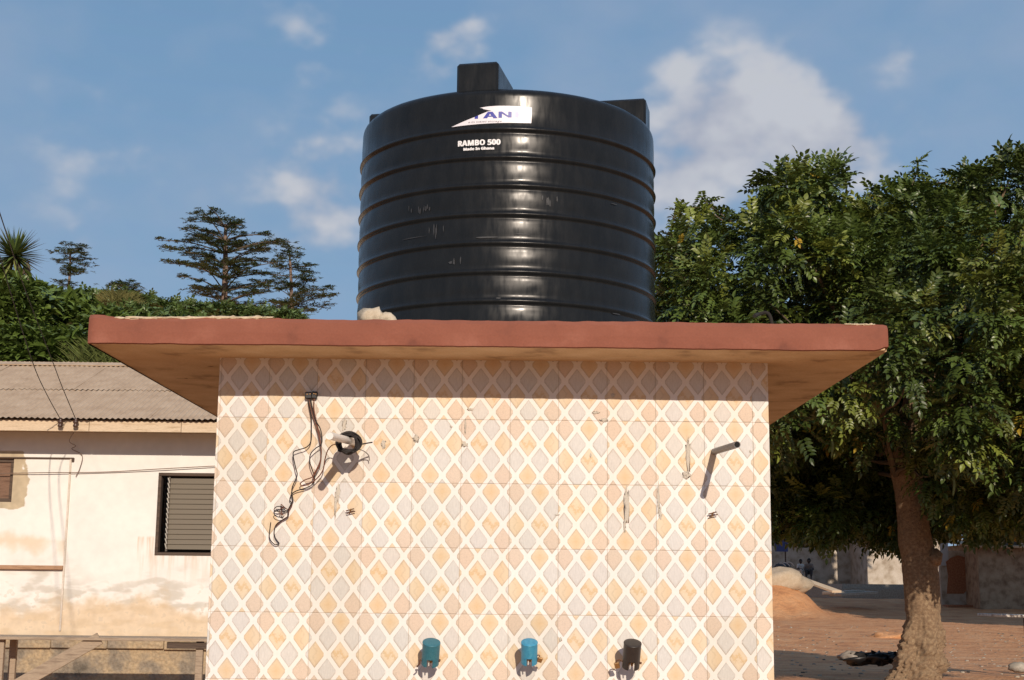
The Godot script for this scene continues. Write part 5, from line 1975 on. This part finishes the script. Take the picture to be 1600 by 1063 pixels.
func hill_plants() -> void:
	var r := RandomNumberGenerator.new()
	r.seed = 808
	var big := [rosette(6, 0.27, 0.115, 0.3, 11), rosette(7, 0.22, 0.09, 0.5, 12), rosette(5, 0.31, 0.11, 0.1, 13)]
	var small := [rosette(7, 0.22, 0.10, 0.4, 14), compound(5, 0.40, 0.17, 0.075, 15)]
	# near shrubs right behind the roof
	var near := [
		[18, 500, 31, 62, 58, "glossy broad leafed bush rising behind the roof at the left edge"],
		[70, 495, 33, 55, 38, "tall broad leafed bush behind the roof left of the palm stem"],
		[118, 520, 32, 52, 48, "dark leafy bush behind the middle of the tin roof"],
		[40, 550, 28, 60, 34, "low leafy bush touching the left end of the roof ridge"],
		[105, 555, 28, 58, 30, "low leafy bush touching the roof ridge above the insulators"],
		[165, 535, 30, 45, 42, "leafy bush behind the slab corner of the kiosk roof"],
		[-25, 470, 34, 50, 60, "bush cut by the left edge of the picture"],
		[8, 455, 36, 28, 22, "small bright bush top under the spiky palm head"],
		[58, 466, 38, 22, 18, "rounded bush top right of the palm stem"],
		[215, 540, 31, 40, 40, "leafy bush mostly hidden behind the kiosk slab"]]
	for c in near:
		var p := P(c[0], c[1], c[2])
		var k: float = c[2] / F
		bush("leafy_bush", c[5], p, Vector3(c[3] * k, c[4] * k, c[3] * k * 0.7), big, 950, Color(0.10, 0.15, 0.03) if c[1] > 470 else Color(0.12, 0.18, 0.035), 0.6, r, "")
	# grassy blades near the ridge end
	var blades := rosette(14, 0.6, 0.035, 1.1, 16)
	var gt := []
	var gc := []
	for i in 120:
		var p := P(r.randf_range(120, 205), r.randf_range(572, 600), 27.0 + r.randf() * 1.5)
		gt.append(Transform3D(Basis(Vector3.UP, r.randf() * TAU), p))
		var t := r.randf_range(0.7, 1.3)
		gc.append(Color(0.14 * t, 0.17 * t, 0.05 * t))
	var gr := thing("tall_grass", "tall grass growing behind the roof ridge beside the kiosk slab", "grass", P(165, 585, 27.6))
	for i in gt.size(): gt[i].origin -= gr.position
	multi("blades", blades, gt, gc, gr)
	# farther hillside bushes
	var far := [
		[150, 480, 48, 40, 20, "olive bush on the hillside below the slim tree"],
		[195, 478, 52, 45, 18, "wide dark bush on the hillside below the umbrella tree"],
		[245, 487, 55, 40, 16, "low green bush in the middle of the hillside"],
		[290, 490, 58, 42, 14, "low green bush on the hillside left of the tiered tree"],
		[330, 492, 62, 40, 14, "low bush at the foot of the tiered tree trunk"],
		[380, 495, 62, 45, 12, "dark low bush right of the tiered tree trunk"],
		[440, 498, 64, 40, 10, "dark low bush below the small right tree"],
		[210, 505, 44, 60, 22, "rank green bush on the slope above the slab corner"],
		[270, 512, 46, 60, 18, "rank green bush on the slope behind the slab edge"],
		[118, 478, 46, 30, 14, "dark bush at the foot of the slim tree"]]
	for c in far:
		var p := P(c[0], c[1], c[2])
		var k: float = c[2] / F
		bush("hillside_bush", c[5], p, Vector3(c[3] * k, c[4] * k, c[3] * k * 0.8), small, 900, Color(0.085, 0.13, 0.035), 0.7, r, "")
	var dg := thing("dry_grass", "patch of tall straw coloured grass on the hillside above the slab corner", "grass", P(186, 492, 45.0))
	gt = []
	gc = []
	for i in 90:
		var p := P(r.randf_range(168, 204), r.randf_range(480, 500), 44.0 + r.randf())
		gt.append(Transform3D(Basis(Vector3.UP, r.randf() * TAU), p - dg.position))
		var t := r.randf_range(0.8, 1.2)
		gc.append(Color(0.20 * t, 0.19 * t, 0.07 * t))
	multi("blades", blades, gt, gc, dg)
	tiered_tree("tiered_tree", "tall tree with flat layered branches on the hill left of the tank", P(349, 500, 80.0), P(352, 350, 80.0), 0.20, [[348, 345, 0.20, 62], [345, 362, 0.25, 88], [350, 378, 0.3, 110], [352, 398, 0.35, 92], [356, 418, 0.4, 112], [360, 440, 0.3, 96], [368, 462, 0.2, 76], [385, 480, 0.2, 70]], 80.0, r, Vector2(-0.15, 0.35))
	tiered_tree("tiered_tree", "smaller layered tree standing right beside the tall tiered tree", P(455, 500, 74.0), P(452, 392, 74.0), 0.11, [[450, 395, 0.2, 22], [458, 415, 0.3, 34], [470, 440, 0.3, 48], [476, 455, 0.3, 52], [470, 472, 0.3, 56], [450, 485, 0.2, 44]], 74.0, r, Vector2(0.2, 0.3))
	tiered_tree("tiered_tree", "slim distant tree with a small tufted crown on the left skyline", P(105, 470, 95.0), P(110, 388, 95.0), 0.10, [[112, 387, 0.2, 20], [112, 394, 0.2, 25], [112, 402, 0.3, 29], [114, 410, 0.3, 24], [114, 418, 0.3, 27], [110, 428, 0.3, 20], [104, 446, 0.2, 11], [101, 456, 0.2, 12], [103, 464, 0.2, 12]], 95.0, r, Vector2(0.0, 0.0))
	tiered_tree("umbrella_tree", "small flat topped tree on the skyline between slim and tiered trees", P(195, 472, 85.0), P(195, 448, 85.0), 0.12, [[195, 445, 0.2, 22], [192, 452, 0.2, 27], [198, 460, 0.2, 22]], 85.0, r, Vector2(0, 0))
	palm(r)

func tiered_tree(called: String, label: String, a: Vector3, b: Vector3, rad: float, tiers: Array, z: float, r: RandomNumberGenerator, bias: Vector2) -> void:
	var o := thing(called, label, "tree", Vector3(a.x, gh(a.x, a.z), a.z))
	var s := st()
	var pts := [Vector3.ZERO, a - o.position, a.lerp(b, 0.5) - o.position + Vector3(0.05, 0, 0), b - o.position]
	pts[0] = Vector3(a.x - o.position.x, -0.3, 0)
	tube(s, spline(pts, 6), [rad * 1.1, rad * 1.1, rad * 1.1, rad, rad, rad, rad, rad, rad * 0.95, rad * 0.9, rad * 0.9, rad * 0.85, rad * 0.8, rad * 0.75, rad * 0.7, rad * 0.6, rad * 0.5, rad * 0.4, rad * 0.3], 9)
	obj("trunk", fin(s), M.grey_bark, o)
	var tuft := [rosette(9, 0.26, 0.08, 0.25, 21), rosette(8, 0.20, 0.08, 0.5, 22)]
	var tfs := [[], []]
	var cols := [[], []]
	var k := z / F
	var nz := noise(r.randi() % 999, 0.8, 3)
	for t in tiers:
		var c := P(t[0], t[1], z)
		var half: float = t[3] * k
		var root := Vector3(a.x + (b.x - a.x) * clampf((c.y - a.y) / (b.y - a.y), 0, 1), c.y - 0.35 * half * 0.5, a.z)
		var nb := 5 + int(t[3] / 18.0)
		for i in nb:
			var az := TAU * (i + r.randf() * 0.7) / nb
			var reach := half * r.randf_range(0.55, 1.05)
			var e := c + Vector3(cos(az) * reach, r.randf_range(-0.45, 0.5) + bias.x * 0.0, sin(az) * reach * 0.8)
			var mid := root.lerp(e, 0.5) + Vector3(0, 0.22 * reach * 0.3, 0)
			var ss: SurfaceTool
			var v := spline([root, mid, e], 4)
			for j in v.size(): v[j] -= o.position
			ss = st()
			tube(ss, v, [0.035, 0.032, 0.029, 0.026, 0.023, 0.02, 0.016, 0.012, 0.008].map(func(q): return q * rad / 0.14), 5)
			obj("branch", fin(ss), M.twig, o)
			# flat pads of leaves along the outer part
			var pads := 1 + int(reach / 1.1)
			for p in pads:
				var tt := lerpf(0.4, 1.0, (p + r.randf()) / pads)
				var cen := root.lerp(e, tt) + Vector3(r.randf_range(-0.3, 0.3), 0.08 + 0.2 * 0.22 * reach * sin(tt * PI), r.randf_range(-0.3, 0.3))
				var pr := r.randf_range(0.25, 0.6)
				for q in int(15 * pr / 0.5):
					var d := Vector3(r.randfn() * 0.6, r.randfn() * 0.06, r.randfn() * 0.6) * pr
					var w := r.randi() % 2
					tfs[w].append(Transform3D(Basis(Vector3.UP, r.randf() * TAU).scaled(Vector3.ONE * r.randf_range(0.6, 1.0)), cen + d - o.position))
					var g := r.randf_range(0.6, 1.2)
					cols[w].append(Color(0.11 * g, 0.15 * g, 0.058 * g))
	for w in 2: multi("foliage", tuft[w], tfs[w], cols[w], o)

func palm(r: RandomNumberGenerator) -> void:
	var z := 34.0
	var c := P(22, 400, z)
	var o := thing("spiky_palm", "spiky round headed palm on a thin stem at the left edge", "palm", Vector3(c.x + 0.1, gh(c.x, c.z), c.z))
	var s := st()
	tube(s, spline([Vector3(0.1, -0.1, 0), P(42, 450, z) - o.position, P(34, 428, z) - o.position, c - o.position], 5), 0.06, 8)
	obj("stem", fin(s), M.twig, o)
	for k in 260:
		var d := Vector3(r.randfn(), r.randfn() + 0.15, r.randfn()).normalized()
		if d.y < -0.55 and r.randf() < 0.6: continue
		var l := r.randf_range(0.62, 0.88)
		var side := d.cross(Vector3.UP if absf(d.y) < 0.95 else Vector3.RIGHT).normalized()
		var nr := side.cross(d).normalized()
		s = st()
		var droop := Vector3(0, -0.10 * l * (1.0 - absf(d.y)), 0)
		var p0 := c + d * 0.05 - o.position
		var p1 := c + d * l * 0.55 - o.position + droop * 0.3
		var p2 := c + d * l - o.position + droop
		tri(s, p0 - side * 0.03, p0 + side * 0.03, p1 + side * 0.03)
		tri(s, p0 - side * 0.03, p1 + side * 0.03, p1 - side * 0.03)
		tri(s, p1 - side * 0.03, p1 + side * 0.03, p2)
		tri(s, p0, p1 + nr * 0.008, p1 + side * 0.03)
		obj("leaf", fin(s), M.palm_leaf[k % 3] if M.has("palm_leaf") else palm_mats()[k % 3], o)

func palm_mats() -> Array:
	M.palm_leaf = [plain(lin(0.10, 0.145, 0.035), 0.5), plain(lin(0.06, 0.10, 0.028), 0.5), plain(lin(0.17, 0.19, 0.06), 0.5)]
	return M.palm_leaf

# trees that stand outside the picture on the sunny side and shade the yard
func shade_trees() -> void:
	var r := RandomNumberGenerator.new()
	r.seed = 99
	var lf := [rosette(9, 0.75, 0.36, 0.2, 31)]
	for c in [[17.7, 10.2, -63.0, 5.6, 5.0, 2600, "broad tree in the school yard hidden behind the big crown"], [24.6, 9.4, -44.0, 6.0, 5.0, 2600, "broad tree standing beyond the right edge of the yard"]]:
		var o := thing("yard_tree", c[6], "tree", Vector3(c[0], gh(c[0], c[2]), c[2]))
		var s := st()
		tube(s, [Vector3(0, -0.2, 0), Vector3(0.1, c[1] * 0.5, 0), Vector3(0, c[1], 0)], [0.28, 0.22, 0.08], 10)
		obj("trunk", fin(s), M.bark, o)
		var tfs := []
		var cols := []
		for i in int(c[5]):
			var d := Vector3(r.randfn(), r.randfn(), r.randfn()).normalized() * pow(r.randf(), 0.4)
			tfs.append(Transform3D(leaf_basis(r, rv(1.0) + Vector3(0.01, 0, 0), 0.8), Vector3(0, c[1], 0) + d * Vector3(c[3], c[4], c[3])))
			cols.append(Color(0.055, 0.09, 0.02))
		multi("foliage", lf[0], tfs, cols, o)
